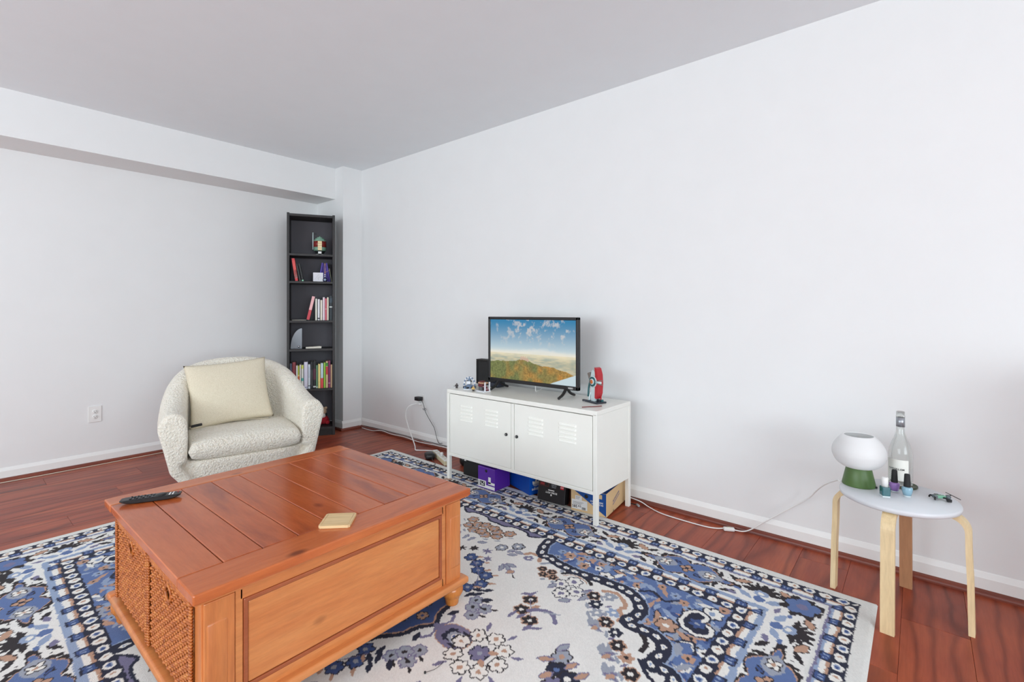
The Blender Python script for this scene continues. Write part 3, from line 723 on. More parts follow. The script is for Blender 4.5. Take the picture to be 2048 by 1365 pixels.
# ------------------------------------------------------------------ bookcase
BKA = math.atan2(-.481, .877)
BK = Vector((2.2695, 4.356))
BW, BH, BD = .416, 2.084, .262
KZ = .004748
def bz(y): return 1.169 - (y - 623.8) * KZ
KX = .416 / 96.5
def bX(px): return (px - 621.75) * KX
BM = Matrix.Translation((BK.x, BK.y, 0)) @ Matrix.Rotation(BKA, 4, 'Z')
def bloc(x, y, z): return BM @ Vector((x, y, z))
SH = [1.709, 1.453, 1.087, .821, .446, .081]
def bookcase():
    t = thing('bookcase', 'tall narrow black-brown bookcase standing angled in the corner by the column', 'bookcase', (BK.x, BK.y, 0), BKA)
    T = .022
    for s in (-1, 1): G().box((0, 0, 0), (T, BD, BH), .001, seg=1).build('side_panel', M_shelf, t, (s * (BW / 2 - T / 2), BD / 2, BH / 2))
    G().box((0, 0, 0), (BW - 2 * T, BD, .022), .001, seg=1).build('top_panel', M_shelf, t, (0, BD / 2, BH - .018))
    G().box((0, 0, 0), (BW - 2 * T, .006, BH - .09), 0).build('back_panel', plain('shelf_back', (82, 80, 86), .7), t, (0, BD - .004, BH / 2 + .04))
    for z in SH: G().box((0, 0, 0), (BW - 2 * T, BD - .008, .02), .001, seg=1).build('shelf', M_shelf, t, (0, (BD - .008) / 2, z - .01))
    G().box((0, 0, 0), (BW - 2 * T, .016, .061), .001, seg=1).build('plinth', M_shelf, t, (0, .02, .0305))
bookcase()
def book(px0, px1, ytop, shelf, cover, label, depth=.15, tilt=0.0, y0=.03, band=None, pages=(226, 218, 200), group='books in the bookcase', zoff=0.0):
    # upright book, spine to the front; px range gives its thickness on the shelf, tilt leans it (positive = top to the right)
    w = max((px1 - px0) * KX - .0006, .008); z0 = SH[shelf] + .0006; h = bz(ytop) - z0
    b = thing('book', label, 'book', bloc((bX(px0) + bX(px1)) / 2, y0, z0 + w / 2 * abs(math.sin(tilt))), BKA, group)
    b.rotation_euler = (0, tilt, BKA)
    m = plain('cover_%d_%d_%d' % cover, cover, .5)
    g = G(); c = .0022
    g.box((0, c / 2, h / 2), (w, c, h)); g.box((-w / 2 + c / 2, depth / 2, h / 2), (c, depth, h)); g.box((w / 2 - c / 2, depth / 2, h / 2), (c, depth, h))
    g.build('cover', m, b)
    G().box((0, depth / 2 - .001, h / 2 - .001), (w - 2 * c, depth - .006, h - .008)).build('pages', plain('pages_%d' % pages[0], pages, .9), b)
    for i, (a, e, colr) in enumerate(band or []):
        G().box((0, -.0004, h * (a + e) / 2), (w * .98, .0010, h * (e - a))).build('spine_band', plain('band_%d_%d_%d' % colr, colr, .5), b)
    return b
# second shelf
book(589.6, 595.6, 519.5, 1, (200, 52, 56), 'red book leaning on the side panel, second shelf from the top',   .14, -.15, .02, [(.1, .9, (214, 76, 74)), (.12, .5, (226, 200, 196))])
book(597.6, 601.2, 530, 1, (34, 40, 38), 'thin charcoal book leaning beside the red book, second shelf', .13, -.19, .03)
book(602.8, 606.5, 529, 1, (20, 20, 22), 'thin black book with a pale green spine tip, second shelf', .13, -.19, .03, [(.0, .07, (150, 214, 176))])
def white_cube():
    t = thing('cube_block', 'white square block with faint grey scratches on the second shelf', 'ornament', bloc(bX(635.5), .075, SH[1] + .0006), BKA)
    G().box((0, 0, .043), (.089, .06, .086), .002, seg=1).build('block', plain('white_block', (222, 222, 228), .6), t)
    g = G()
    for (a, b) in (((-.03, .02), (.01, .075)), ((.0, .015), (.012, .06)), ((-.01, .03), (.03, .05))): g.cyl((a[0], -.0301, a[1]), (b[0], -.0301, b[1]), .0006, 4)
    g.build('scratch', plain('scratch_grey', (170, 172, 178), .7), t)
white_cube()
def purple_card():
    t = thing('folded_card', 'purple folded card standing like a tent behind the white block', 'card', bloc(bX(648.5), .172, SH[1] + .0006), BKA)
    m = plain('purple_card', (92, 74, 176), .6); h = .188
    for s in (-1, 1):
        M = Matrix.Translation((s * .034, 0, h / 2)) @ Matrix.Rotation(-s * .165, 4, 'Y')
        G().box((0, 0, 0), (.012, .10, h), .001, M, 1).build('card_half', m, t)
    G().prism([(-.046, .002), (.046, .002), (.020, h - .003), (-.020, h - .003)], .05, Matrix.Translation((0, .045, 0)) @ Matrix.Rotation(R(90), 4, 'X')).build('card_face', m, t)
purple_card()
def amulet():
    t = thing('eye_amulet', 'dark blue glass eye bead on a tan cord beside the white block', 'ornament', bloc(bX(649.5), .045, SH[1] + .0006), BKA)
    G().lathe([(0, 0), (.016, .002), (.021, .016), (.016, .034), (.006, .042), (0, .043)], 20, caps=False).build('bead', plain('cobalt_glass', (22, 26, 70), .1), t)
    M = Matrix.Translation((0, -.0195, .018)) @ Matrix.Rotation(R(90), 4, 'X')
    for r, c, z in ((.010, (236, 236, 238), .0), (.0068, (96, 160, 210), .0012), (.0032, (18, 18, 30), .0022)):
        G().lathe([(0, z), (r, z), (r, z + .0012), (0, z + .0012)], 16, M, caps=False).build('eye_ring', plain('eye_%d' % c[0], c, .2), t)
    for z in (.049, .066): G().lathe([(0, -.006), (.006, -.004), (.007, 0), (.006, .004), (0, .006)], 12, Matrix.Translation((0, 0, z)), caps=False).build('white_bead', M_white_pl, t)
    G().tube([(0, 0, .07), (-.004, 0, .10), (-.006, 0, .15), (.0, 0, .175), (.006, 0, .15), (.004, 0, .10), (0, 0, .07)], .0018, 6).build('cord', plain('tan_cord', (196, 150, 104), .8), t)
    G().tube([(0, 0, .085), (.02, .002, .10), (.036, .002, .109), (.046, .002, .113)], .0016, 6).build('cord_tail', MATS['tan_cord'], t)
amulet()
book(662.4, 664.6, 536, 1, (120, 124, 104), 'thin olive booklet leaning on the purple card, second shelf', .12, -.17, .085)
# third shelf
book(611.8, 617.8, 592, 2, (24, 20, 22), 'black book with pink and red spine leaning against the row, third shelf', .14, .22, .02, [(.02, .42, (196, 60, 72)), (.42, .98, (232, 176, 178))])
for i, (a, b_, y, c, lb, bd) in enumerate([
    (629.6, 633.4, 598, (226, 226, 214), 'cream slim book at the open end of the third-shelf row', None),
    (634.6, 638.8, 599, (226, 226, 232), 'white book with a small dark mark low on its spine', [(.06, .12, (70, 70, 84))]),
    (639.8, 644.2, 600.5, (224, 216, 202), 'beige book, shortest of the third-shelf row', None),
    (644.9, 649.2, 595, (232, 214, 222), 'pale pink book beside the rose book, third shelf', None),
    (649.8, 653.2, 597.5, (226, 110, 126), 'rose pink book with a light band, third shelf', [(.50, .53, (244, 190, 198))]),
    (653.6, 657.2, 595, (232, 224, 204), 'ivory book between the rose and the dark book, third shelf', None),
    (658.4, 664.6, 592, (28, 42, 50), 'dark teal book with pale specks against the side panel, third shelf', [(.72, .9, (52, 70, 82)), (.52, .57, (214, 224, 220))])]):
    book(a, b_, y, 2, c, lb, .14, 0, .03, bd)
def flat_booklet():
    t = thing('booklet', 'thin dark booklet lying flat on the third shelf', 'booklet', bloc(bX(597), .06, SH[2] + .0005), BKA)
    G().box((0, .05, .004), (.125, .10, .008), .001, seg=1).build('cover', plain('booklet_dark', (62, 64, 68), .5), t)
    G().box((0, .05, .0035), (.121, .101, .003)).build('pages', plain('pages_226', (226, 218, 200), .9), t)
flat_booklet()
# fourth shelf
def quarter_disc():
    t = thing('quarter_disc', 'grey translucent quarter-circle plate with a silver knob on the fourth shelf', 'ornament', bloc(bX(602.5), .08, SH[3] + .0006), BKA + R(6))
    k = NT('smoky_acrylic'); k.base(L(150, 156, 166)); k.set(Roughness=.15, Alpha=.55); v = k.coords(); k.bump(k.noise(v, 80), .02)
    r, h = .098, .19; poly = [(0, 0)] + [(-r * math.cos(a), h * math.sin(a)) for a in np.linspace(0, math.pi / 2, 18)]
    M = Matrix.Rotation(R(90), 4, 'X'); G().prism(poly, .005, M).build('plate', k.m, t)
    G().lathe([(0, -.004), (.009, -.003), (.011, .004), (.006, .011), (0, .012)], 16, Matrix.Translation((-.028, -.006, .02)) @ M, caps=False).build('knob', plain('chrome', (220, 220, 224), .12, 1.0), t)
quarter_disc()
def ivory_tray():
    t = thing('ivory_holder', 'slim ivory tray lying on the fourth shelf', 'tray', bloc(bX(626.5), .06, SH[3] + .0006), BKA)
    vs = [(-.069, 0), (.066, 0), (.069, .016), (.05, .019), (-.03, .014), (-.07, .013)]
    G().prism(vs, .05, Matrix.Translation((0, .05, 0)) @ Matrix.Rotation(R(90), 4, 'X')).build('body', plain('ivory', (226, 220, 206), .5), t)
    G().box((0, .025, .0145), (.09, .03, .002)).build('groove', plain('ivory_shadow', (190, 184, 168), .6), t)
ivory_tray()
# fifth shelf, a full row
for (a, b_, y, c, lb, bd) in [
    (579.0, 583.4, 725, (84, 94, 116), 'slate blue book at the side-panel end of the fifth-shelf row', [(.3, .8, (104, 92, 120))]),
    (584.0, 590.6, 723, (142, 52, 60), 'maroon book with cream lettering block on its spine, fifth shelf', [(.0, .10, (222, 214, 204)), (.40, .93, (128, 44, 52)), (.355, .365, (222, 200, 190))]),
    (591.4, 594.6, 729.5, (230, 232, 226), 'white thin book with a black dot low on its spine, fifth shelf', [(.30, .34, (50, 50, 56)), (.02, .10, (120, 190, 110))]),
    (594.8, 598.0, 730, (170, 180, 56), 'lime and orange book in the fifth-shelf row', [(.14, .55, (202, 92, 46)), (.55, .62, (232, 200, 110)), (.0, .10, (90, 150, 80))]),
    (598.3, 601.2, 728, (232, 226, 220), 'plain white thin book beside the lime and orange one', None),
    (601.8, 606.2, 729, (222, 224, 214), 'white book with lime top and teal mark on its spine', [(.85, 1.0, (208, 214, 96)), (.34, .46, (78, 170, 158))]),
    (607.0, 614.6, 723, (214, 212, 228), 'thick lilac white book, widest of the fifth-shelf row', [(.05, .07, (90, 96, 130))]),
    (615.2, 619.8, 728, (214, 222, 230), 'pale grey book with faint dark lettering strip, fifth shelf', [(.1, .14, (80, 86, 100)), (.45, .9, (190, 200, 212))]),
    (620.4, 624.8, 723, (26, 27, 30), 'black book with grey lettering strip, fifth shelf', [(.1, .7, (58, 60, 62))]),
    (625.4, 631.0, 722, (22, 18, 22), 'tall black book with a wine-red panel and white foot mark', [(.32, .72, (84, 26, 50)), (.04, .09, (214, 214, 214))]),
    (631.3, 634.9, 730, (104, 150, 112), 'sage green book, fifth shelf', [(.02, .08, (190, 206, 190))]),
    (635.4, 640.2, 728, (236, 216, 138), 'pale yellow book, fifth shelf', [(.25, .26, (200, 170, 90))]),
    (640.8, 646.0, 726.5, (204, 226, 234), 'light blue book with a red lower half, fifth shelf', [(.0, .40, (222, 72, 70))]),
    (646.8, 650.8, 725.5, (152, 204, 66), 'bright lime green book, fifth shelf', None),
    (651.3, 655.6, 723, (222, 190, 150), 'tan book with green and red blocks on its spine, fifth shelf', [(.82, .94, (54, 146, 54)), (.50, .80, (208, 60, 64))]),
    (656.2, 660.6, 722, (136, 36, 92), 'plum purple tall book, fifth shelf', [(.16, .18, (224, 190, 210))]),
    (661.0, 664.6, 730, (216, 180, 142), 'tan thin book against the side panel, fifth shelf', None)]:
    book(a, b_, y, 4, c, lb, .145, 0, .025, bd)
def display_bust():
    # plain generic stand-in of the same size and colours
    t = thing('brick_display_model', 'small green and maroon brick-built display model on the top shelf', 'model', bloc(bX(639), .10, SH[0] + .0006), BKA)
    g = plain('sage_brick', (122, 160, 140), .4); dk = plain('dark_brick', (34, 38, 38), .4); mr = plain('maroon_brick', (128, 40, 36), .4); tn = plain('tan_brick', (226, 206, 160), .4)
    for i, (x, w) in enumerate(((-.022, .022), (.022, .022))): G().box((x, -.02, .004), (w, .03, .008), .001, seg=1).build('foot', M_white_pl, t)
    G().lathe([(.0, .006), (.030, .006), (.034, .012), (.045, .034), (.05, .04), (0, .04)], 8, caps=False).build('pedestal', dk, t)
    G().lathe([(.0, .04), (.056, .04), (.058, .075), (.0, .075)], 12, caps=False).build('lower_ring', g, t)
    G().lathe([(.0, .075), (.0575, .075), (.0575, .13), (0, .13)], 12, caps=False).build('middle_ring', mr, t)
    for k in range(4): G().lathe([(0, 0), (.056 - .008 * k - .003 * k * k, 0), (.056 - .008 * k - .003 * k * k, .0135), (0, .0135)], 12, Matrix.Translation((0, 0, .13 + .0135 * k)), caps=False).build('dome_layer', g, t)
    for k in range(4): G().box((0, -.056, .052 + .022 * k), (.036, .018, .0205), .001, seg=1).build('front_brick', tn, t)
    G().box((0, -.05, .02), (.03, .02, .02), .002).build('badge_brick', M_white_pl, t)
    G().cyl((-.061, -.02, .05), (-.061, -.02, .212), .0042, 8).build('mast', plain('pale_rod', (196, 214, 214), .4), t)
    G().cyl((-.061, -.02, .196), (-.030, -.02, .200), .002, 6).build('mast_arm', dk, t)
display_bust()
def plush():
    t = thing('plush_toy', 'small plush toy with red body and pale head on the bottom shelf', 'plush toy', bloc(bX(647.5), .12, SH[5] + .0006), BKA)
    def blob(name, c, r, m, sc=(1, 1, 1)):
        pr = [(r * math.sin(a), -r * math.cos(a)) for a in np.linspace(0, math.pi, 13)]
        return G().lathe(pr, 18, Matrix.Translation(c) @ Matrix.Diagonal((*sc, 1)), caps=False).build(name, m, t)
    red = plain('plush_red', (160, 24, 38), .95, bump=.4); wh = plain('plush_white', (220, 214, 208), .95, bump=.4); tn = plain('plush_tan', (196, 168, 140), .95, bump=.4)
    blob('body', (0, 0, .0445), .045, red, (1, .9, .95)); blob('foot', (-.032, -.02, .0225), .021, red); blob('foot', (.032, -.02, .0225), .021, red)
    blob('chest', (-.008, -.012, .088), .026, wh); blob('head', (-.006, 0, .128), .036, tn, (.9, .9, 1.1)); blob('ear', (-.03, .0, .155), .013, tn); blob('ear', (.018, .0, .158), .013, tn); blob('scarf', (.016, -.014, .098), .014, M_black_matte)
plush()

# ------------------------------------------------------------------ white metal cabinet
CX0, CX1, CY0, CY1 = 2.300, 2.700, 1.336, 2.526
def cabinet():
    t = thing('metal_cabinet', 'low white metal locker cabinet with louvred doors on thin legs', 'cabinet', (CX0, CY0, 0))
    W, D, zb_, zt_ = CY1 - CY0, CX1 - CX0, .172, .63; T = .012
    G().box((0, 0, 0), (D, W, .026), .003).build('top', M_white_metal, t, (D / 2, W / 2, zt_ - .013))
    for y in (T / 2 + .002, W - T / 2 - .002): G().box((0, 0, 0), (D - .006, T, zt_ - .026 - zb_), 0).build('side_panel', M_white_metal, t, (D / 2, y, (zt_ - .026 + zb_) / 2))
    G().box((0, 0, 0), (D - .01, W - .006, .02), .002).build('bottom', M_white_metal, t, (D / 2, W / 2, zb_ + .010))
    G().box((0, 0, 0), (.008, W - .03, zt_ - zb_ - .04), 0).build('back_panel', M_white_metal, t, (D - .008, W / 2, (zt_ + zb_) / 2))
    G().box((0, 0, 0), (D - .02, .016, zt_ - zb_ - .04)).build('divider', M_white_metal, t, (D / 2 + .006, W / 2 - .002, (zt_ + zb_) / 2))
    for (x, y) in ((.0125, .0125), (.0125, W - .0125), (D - .0125, .0125), (D - .0125, W - .0125)):
        z0 = .0 if x > .2 else RZ + .0003
        G().box((0, 0, 0), (.025, .025, zt_ - .02 - z0), .0015, seg=1).build('leg', M_white_metal, t, (x, y, (zt_ - .02 + z0) / 2))
    G().box((0, 0, 0), (.02, W - .05, .016), .001, seg=1).build('front_rail', M_white_metal, t, (.011, W / 2, zb_ + .009))
    G().box((0, 0, 0), (.013, .022, zt_ - .03 - zb_), .001, seg=1).build('centre_stile', M_white_metal, t, (.0085, 1.931 - CY0, (zt_ - .03 + zb_) / 2))
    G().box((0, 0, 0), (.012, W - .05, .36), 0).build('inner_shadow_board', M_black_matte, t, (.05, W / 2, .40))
    dz0, dz1 = .194, .600
    lou = [((2.394, 2.280), (2.166, 2.053)), ((1.807, 1.696), (1.586, 1.468))]
    for i, (ya, yb_) in enumerate(((1.945, 2.497), (1.365, 1.917))):
        d = G().box((0, 0, 0), (.014, yb_ - ya, dz1 - dz0), .0015, seg=1).build('door', M_white_metal, t, (.009, (ya + yb_) / 2 - CY0, (dz0 + dz1) / 2))
        yc_, zc_ = (ya + yb_) / 2, (dz0 + dz1) / 2
        for (y1_, y0_) in lou[i]:
            for k in range(5):
                z = .530 - .0235 * k; w = y1_ - y0_
                # pressed louvre: a small hood, open at its lower edge
                prof = [(0, .007), (-.004, .004), (-.0065, -.003), (-.0068, -.006), (0, -.006)]
                g = G(); vs = []
                for yy, s in ((-w / 2, .25), (-w / 2 + .006, 1), (w / 2 - .006, 1), (w / 2, .25)):
                    for a, b in prof: vs.append((a * s - .0068, yy, b))
                fs = [(r * 5 + q, r * 5 + q + 1, (r + 1) * 5 + q + 1, (r + 1) * 5 + q) for r in range(3) for q in range(4)] + [(4, 3, 2, 1, 0), (15, 16, 17, 18, 19)]
                g.add(vs, fs).build('louvre', M_white_metal, d, (0, (y1_ + y0_) / 2 - yc_, z - zc_))
        yk = 1.980 if i == 0 else 1.895
        Mk = Matrix.Rotation(R(-90), 4, 'Y')
        lab(G().lathe([(0, 0), (.0095, 0), (.0095, .006), (.007, .011), (0, .012)], 18, Mk, caps=False).build('lock', M_black, d, (-.007, yk - yc_, .402 - zc_)), 'black round lock')
        lab(G().lathe([(0, 0), (.004, 0), (.004, .0015), (0, .0015)], 12, Mk, caps=False).build('keyhole', plain('steel', (170, 170, 172), .3, 1.0), d, (-.0185, yk - yc_, .402 - zc_)), 'steel key face')
cabinet()

# ------------------------------------------------------------------ television
def paint_screen(nx=300, nz_=168):
    rng = np.random.RandomState(5)
    U, V = np.meshgrid(np.linspace(0, 1, nx), np.linspace(0, 1, nz_), indexing='ij')   # V up
    def nz(s, su=1):
        a, b = max(2, nx // (s * su)), max(2, nz_ // s); k = rng.rand(a + 2, b + 2); ia = U * a; ib = V * b; i0 = ia.astype(int); j0 = ib.astype(int); fa, fb = ia - i0, ib - j0
        fa = fa * fa * (3 - 2 * fa); fb = fb * fb * (3 - 2 * fb)
        return k[i0, j0] * (1 - fa) * (1 - fb) + k[i0 + 1, j0] * fa * (1 - fb) + k[i0, j0 + 1] * (1 - fa) * fb + k[i0 + 1, j0 + 1] * fa * fb
    c = lambda *q: s2l(q)
    hz = .44
    sky = np.clip((V - hz) / (1 - hz), 0, 1)[..., None]
    img = c(206, 220, 222) * (1 - sky) ** 1.6 + c(44, 124, 168) * (1 - (1 - sky) ** 1.6)
    cl = nz(14) * .5 + nz(7) * .3 + nz(3) * .2
    wis = np.clip((cl - .56) * 6, 0, 1) * np.clip((V - .55) * 6, 0, 1) * np.clip(1.3 - np.abs(U - .62) * 1.4, 0, 1)
    img = img * (1 - .55 * wis[..., None]) + c(226, 214, 204) * .55 * wis[..., None]
    mt = np.clip(1 - np.abs(V - hz - .06 * np.exp(-((U - .62) / .2) ** 2)) / (.03 + .05 * nz(9)), 0, 1)[..., None] * .6; img = img * (1 - mt) + c(232, 230, 222) * mt
    far = V < hz
    haze = np.clip((hz - V) / .12, 0, 1)[..., None]; n2 = (nz(3, 4) * .6 + nz(8, 3) * .4)[..., None]
    land = (c(228, 214, 176) * (1 - n2) + c(150, 168, 158) * n2) * (1 - haze * .15)
    img = np.where(far[..., None], land, img)
    ridge = .26 + .10 * np.exp(-((U - .42) / .12) ** 2) + .04 * np.exp(-((U - .15) / .15) ** 2) + .02 * (nz(10) - .5) - .10 * np.clip((U - .75) / .25, 0, 1)
    fo = V < ridge; n3 = (nz(4) * .5 + nz(2) * .5)[..., None]; wm = np.clip((U * .7 + nz(16) * .7 - .45), 0, 1)[..., None]
    tree = (c(112, 118, 70) * (1 - wm) + c(206, 138, 58) * wm) * (.55 + .9 * n3)
    img = np.where(fo[..., None], tree, img)
    cas = (np.abs(U - .43) < .05) & (V > ridge - .02) & (V < ridge + .025 + .02 * (np.sin(U * 260) > 0)); img[cas] = c(196, 168, 148)
    lake = (V < (U - .72) * .62) ; img[lake] = c(196, 214, 220)
    gl = np.exp(-((V - hz) / .05) ** 2)[..., None] * .5; img = img * (1 - gl) + c(244, 230, 200) * gl
    return np.clip(img, 0, 1)
def television():
    x = 2.525; y0, y1, z0, z1 = 1.595, 2.342, .684, 1.134
    yc_ = (y0 + y1) / 2; t = thing('television', 'small flat television showing a landscape, on the white cabinet', 'television', (x, yc_, .6303))
    W, H = y1 - y0, z1 - z0; zc_ = (z0 + z1) / 2 - .6303
    fr = G(); b = .019
    fr.box((.012, 0, zc_ + H / 2 - b / 2), (.028, W, b), .004); fr.box((.012, 0, zc_ - H / 2 + b * .65), (.028, W, b * 1.3), .004)
    for s in (-1, 1): fr.box((.012, s * (W / 2 - b / 2), zc_), (.028, b, H), .004)
    fr.build('bezel', M_black, t)
    G().box((.022, 0, zc_), (.02, W - .01, H - .01), .004).build('back_panel', M_black_matte, t)
    G().box((.045, 0, zc_ - .05), (.04, W * .6, H * .55), .012).build('rear_housing', M_black_matte, t)
    q = paint_screen(); nx, nz_ = q.shape[:2]; sw, sh = W - 2 * b + .002, H - b * 2.3 + .002
    yy = np.linspace(sw / 2, -sw / 2, nx); zz = np.linspace(-sh / 2, sh / 2, nz_); Yg, Zg = np.meshgrid(yy, zz, indexing='ij')
    co = np.stack([np.zeros_like(Yg), Yg, Zg], -1).reshape(-1, 3); idx = np.arange(nx * nz_).reshape(nx, nz_)
    f = np.stack([idx[:-1, :-1], idx[1:, :-1], idx[1:, 1:], idx[:-1, 1:]], -1).reshape(-1, 4)
    me = bpy.data.meshes.new('screen'); me.from_pydata(co.tolist(), [], f.tolist()); me.update()
    ca = me.color_attributes.new('Col', 'FLOAT_COLOR', 'POINT'); ca.data.foreach_set('color', np.concatenate([q.reshape(-1, 3), np.ones((nx * nz_, 1))], 1).astype(np.float32).ravel())
    me.materials.append(attr_mat('screen_glow', .2, 1.6)); s = bpy.data.objects.new('screen', me); COL.objects.link(s); s.parent = t; s.location = (.004, 0, zc_ + b * .15)
    lab(s, 'lit screen with blue sky over an autumn landscape')
    lg = G(); text_geo('VIZIO', .014, face_matrix((-.0026, -W / 2 + .055, zc_ - H / 2 + b * .62), (0, -1, 0), (0, 0, 1)), lg); lg.build('logo', M_white_pl, t)
    for s_ in (-1, 1):
        yy_ = s_ * .28
        for dx, nm in ((-.09, 'foot'), (.09, 'foot')):
            zf = zc_ - H / 2
            G().tube([(.014, yy_, zf + .012), (.014 + dx * .45, yy_, zf * .52), (.014 + dx, yy_, .0085)], lambda u: .0105 - .0025 * u, 8, 5).build(nm, M_black, t)
television()
def tv_cord():
    t = bpy.data.objects['television']; o = (G().tube([(2.585, 1.97, .74), (2.59, 1.972, .66), (2.60, 1.975, .635), (2.66, 1.99, .634), (2.712, 2.0, .62), (2.745, 2.01, .45), (2.75, 2.02, .2)], .003, 6).build('cord', M_white_pl)); o.parent = t; o.location = -t.location; lab(o, 'white cord hanging down behind')
tv_cord()
def subwoofer():
    t = thing('speaker_box', 'black framed box standing behind the television on the cabinet', 'speaker', (2.655, 2.46, .6303))
    G().box((0, 0, .092), (.055, .19, .184), .003).build('case', M_black_matte, t)
    g = G()
    for (c, s) in (((-.03, 0, .178), (.008, .19, .012)), ((-.03, 0, .006), (.008, .19, .012)), ((-.03, .089, .092), (.008, .012, .16)), ((-.03, -.089, .092), (.008, .012, .16))): g.box(c, s, .002)
    g.build('front_frame', M_black, t)
subwoofer()
def puck():
    t = thing('media_puck', 'dark blue-grey low box beside the television foot', 'device', (2.60, 2.325, .6303))
    G().box((0, 0, .017), (.09, .09, .033), .012, seg=3).build('shell', plain('slate_plastic', (40, 44, 58), .5), t)
    G().box((0, 0, .003), (.07, .07, .005)).build('base', M_black_matte, t)
puck()
# ------------------------------------------------------------------ brick-built models on the cabinet
def brick_kit(t, items):
    for (nm, c, s, rgb) in items: G().box((0, 0, 0), s, .0008, seg=1).build(nm, plain('brick_%d_%d_%d' % rgb, rgb, .35), t, c)
def figure(loc, label, torso, legs, head, prop=None):
    t = thing('brick_figure', label, 'figurine', loc, R(-60), 'small brick figures')
    brick_kit(t, [('leg', (-.004, 0, .006), (.0072, .008, .012), legs), ('leg', (.004, 0, .006), (.0072, .008, .012), legs), ('torso', (0, 0, .0185), (.015, .008, .013), torso), ('arm', (-.0095, -.002, .018), (.004, .005, .012), torso), ('arm', (.0095, -.002, .018), (.004, .005, .012), torso)])
    G().lathe([(0, 0), (.0048, .0005), (.005, .004), (.0048, .0085), (0, .009)], 14, Matrix.Translation((0, 0, .025)), caps=False).build('head', plain('brick_%d_%d_%d' % head, head, .35), t)
    if prop: G().cyl((-.0095, -.004, .014), (-.020, -.012, .016), .0016, 6).build('tool', M_black, t)
figure((2.372, 2.502, .6303), 'tiny dark brick figure standing alone at the cabinet end', (48, 40, 40), (40, 34, 34), (90, 84, 82), True)
figure((2.352, 2.318, .6303), 'tiny brick figure with tan torso between the two brick models', (204, 170, 104), (60, 52, 48), (222, 188, 130))
def round_model():
    t = thing('brick_model', 'round blue-grey brick model with a pale arch on the cabinet', 'model', (2.405, 2.408, .6303), R(20))
    bl = plain('brick_bluegrey', (112, 132, 158), .35); wh = plain('brick_white', (222, 226, 232), .35); dk = plain('brick_black', (28, 30, 36), .35)
    G().lathe([(0, 0), (.046, 0), (.046, .006), (0, .006)], 16, caps=False).build('base_plate', wh, t)
    for k in range(12):
        a = k * math.pi / 6; G().box((0, 0, 0), (.015, .012, .013), .001, seg=1).build('ring_brick', bl if k % 2 else dk, t, (.038 * math.cos(a), .038 * math.sin(a), .0125), (0, 0, a))
    G().lathe([(0, .006), (.026, .006), (.026, .02), (.02, .03), (0, .03)], 10, caps=False).build('core', bl, t)
    for k in range(13):
        a = math.pi * k / 12; G().box((0, 0, 0), (.008, .012, .010), .0008, seg=1).build('arch_brick', wh if k % 2 else bl, t, (0, .040 * math.cos(a), .03 + .050 * math.sin(a)), (a, 0, 0))
    for (y, z, s, m) in ((0, .045, .026, wh), (-.012, .055, .012, dk), (.012, .055, .012, dk), (0, .066, .016, bl), (0, .036, .012, dk)): G().box((0, 0, 0), (s, s, s * .8), .001, seg=1).build('core_brick', m, t, (-.004, y, z))
round_model()
def small_scene():
    t = thing('brick_building', 'small grey, maroon and white brick building next to the television foot', 'model', (2.385, 2.262, .6303), R(-8))
    W = (224, 226, 232); Gy = (96, 98, 100); Mr = (104, 44, 50); Pk = (186, 140, 150); Tn = (190, 150, 120)
    its = [('base_plate', (.005, 0, .003), (.06, .085, .006), W), ('wall_brick', (.012, .02, .018), (.04, .035, .024), Gy), ('wall_brick', (.012, .02, .041), (.042, .04, .020), Mr), ('roof_brick', (.012, .012, .056), (.044, .055, .009), Tn), ('roof_brick', (.012, .024, .064), (.030, .026, .008), Mr), ('pillar', (-.008, -.034, .035), (.008, .008, .06), W), ('pillar', (.03, -.034, .035), (.008, .008, .06), W)]
    for k in range(5): its.append(('stair_brick', (.012, -.03 + .008 * k, .009 + .008 * k), (.03, .008, .008), Pk if k % 2 else Mr))
    brick_kit(t, its)
small_scene()
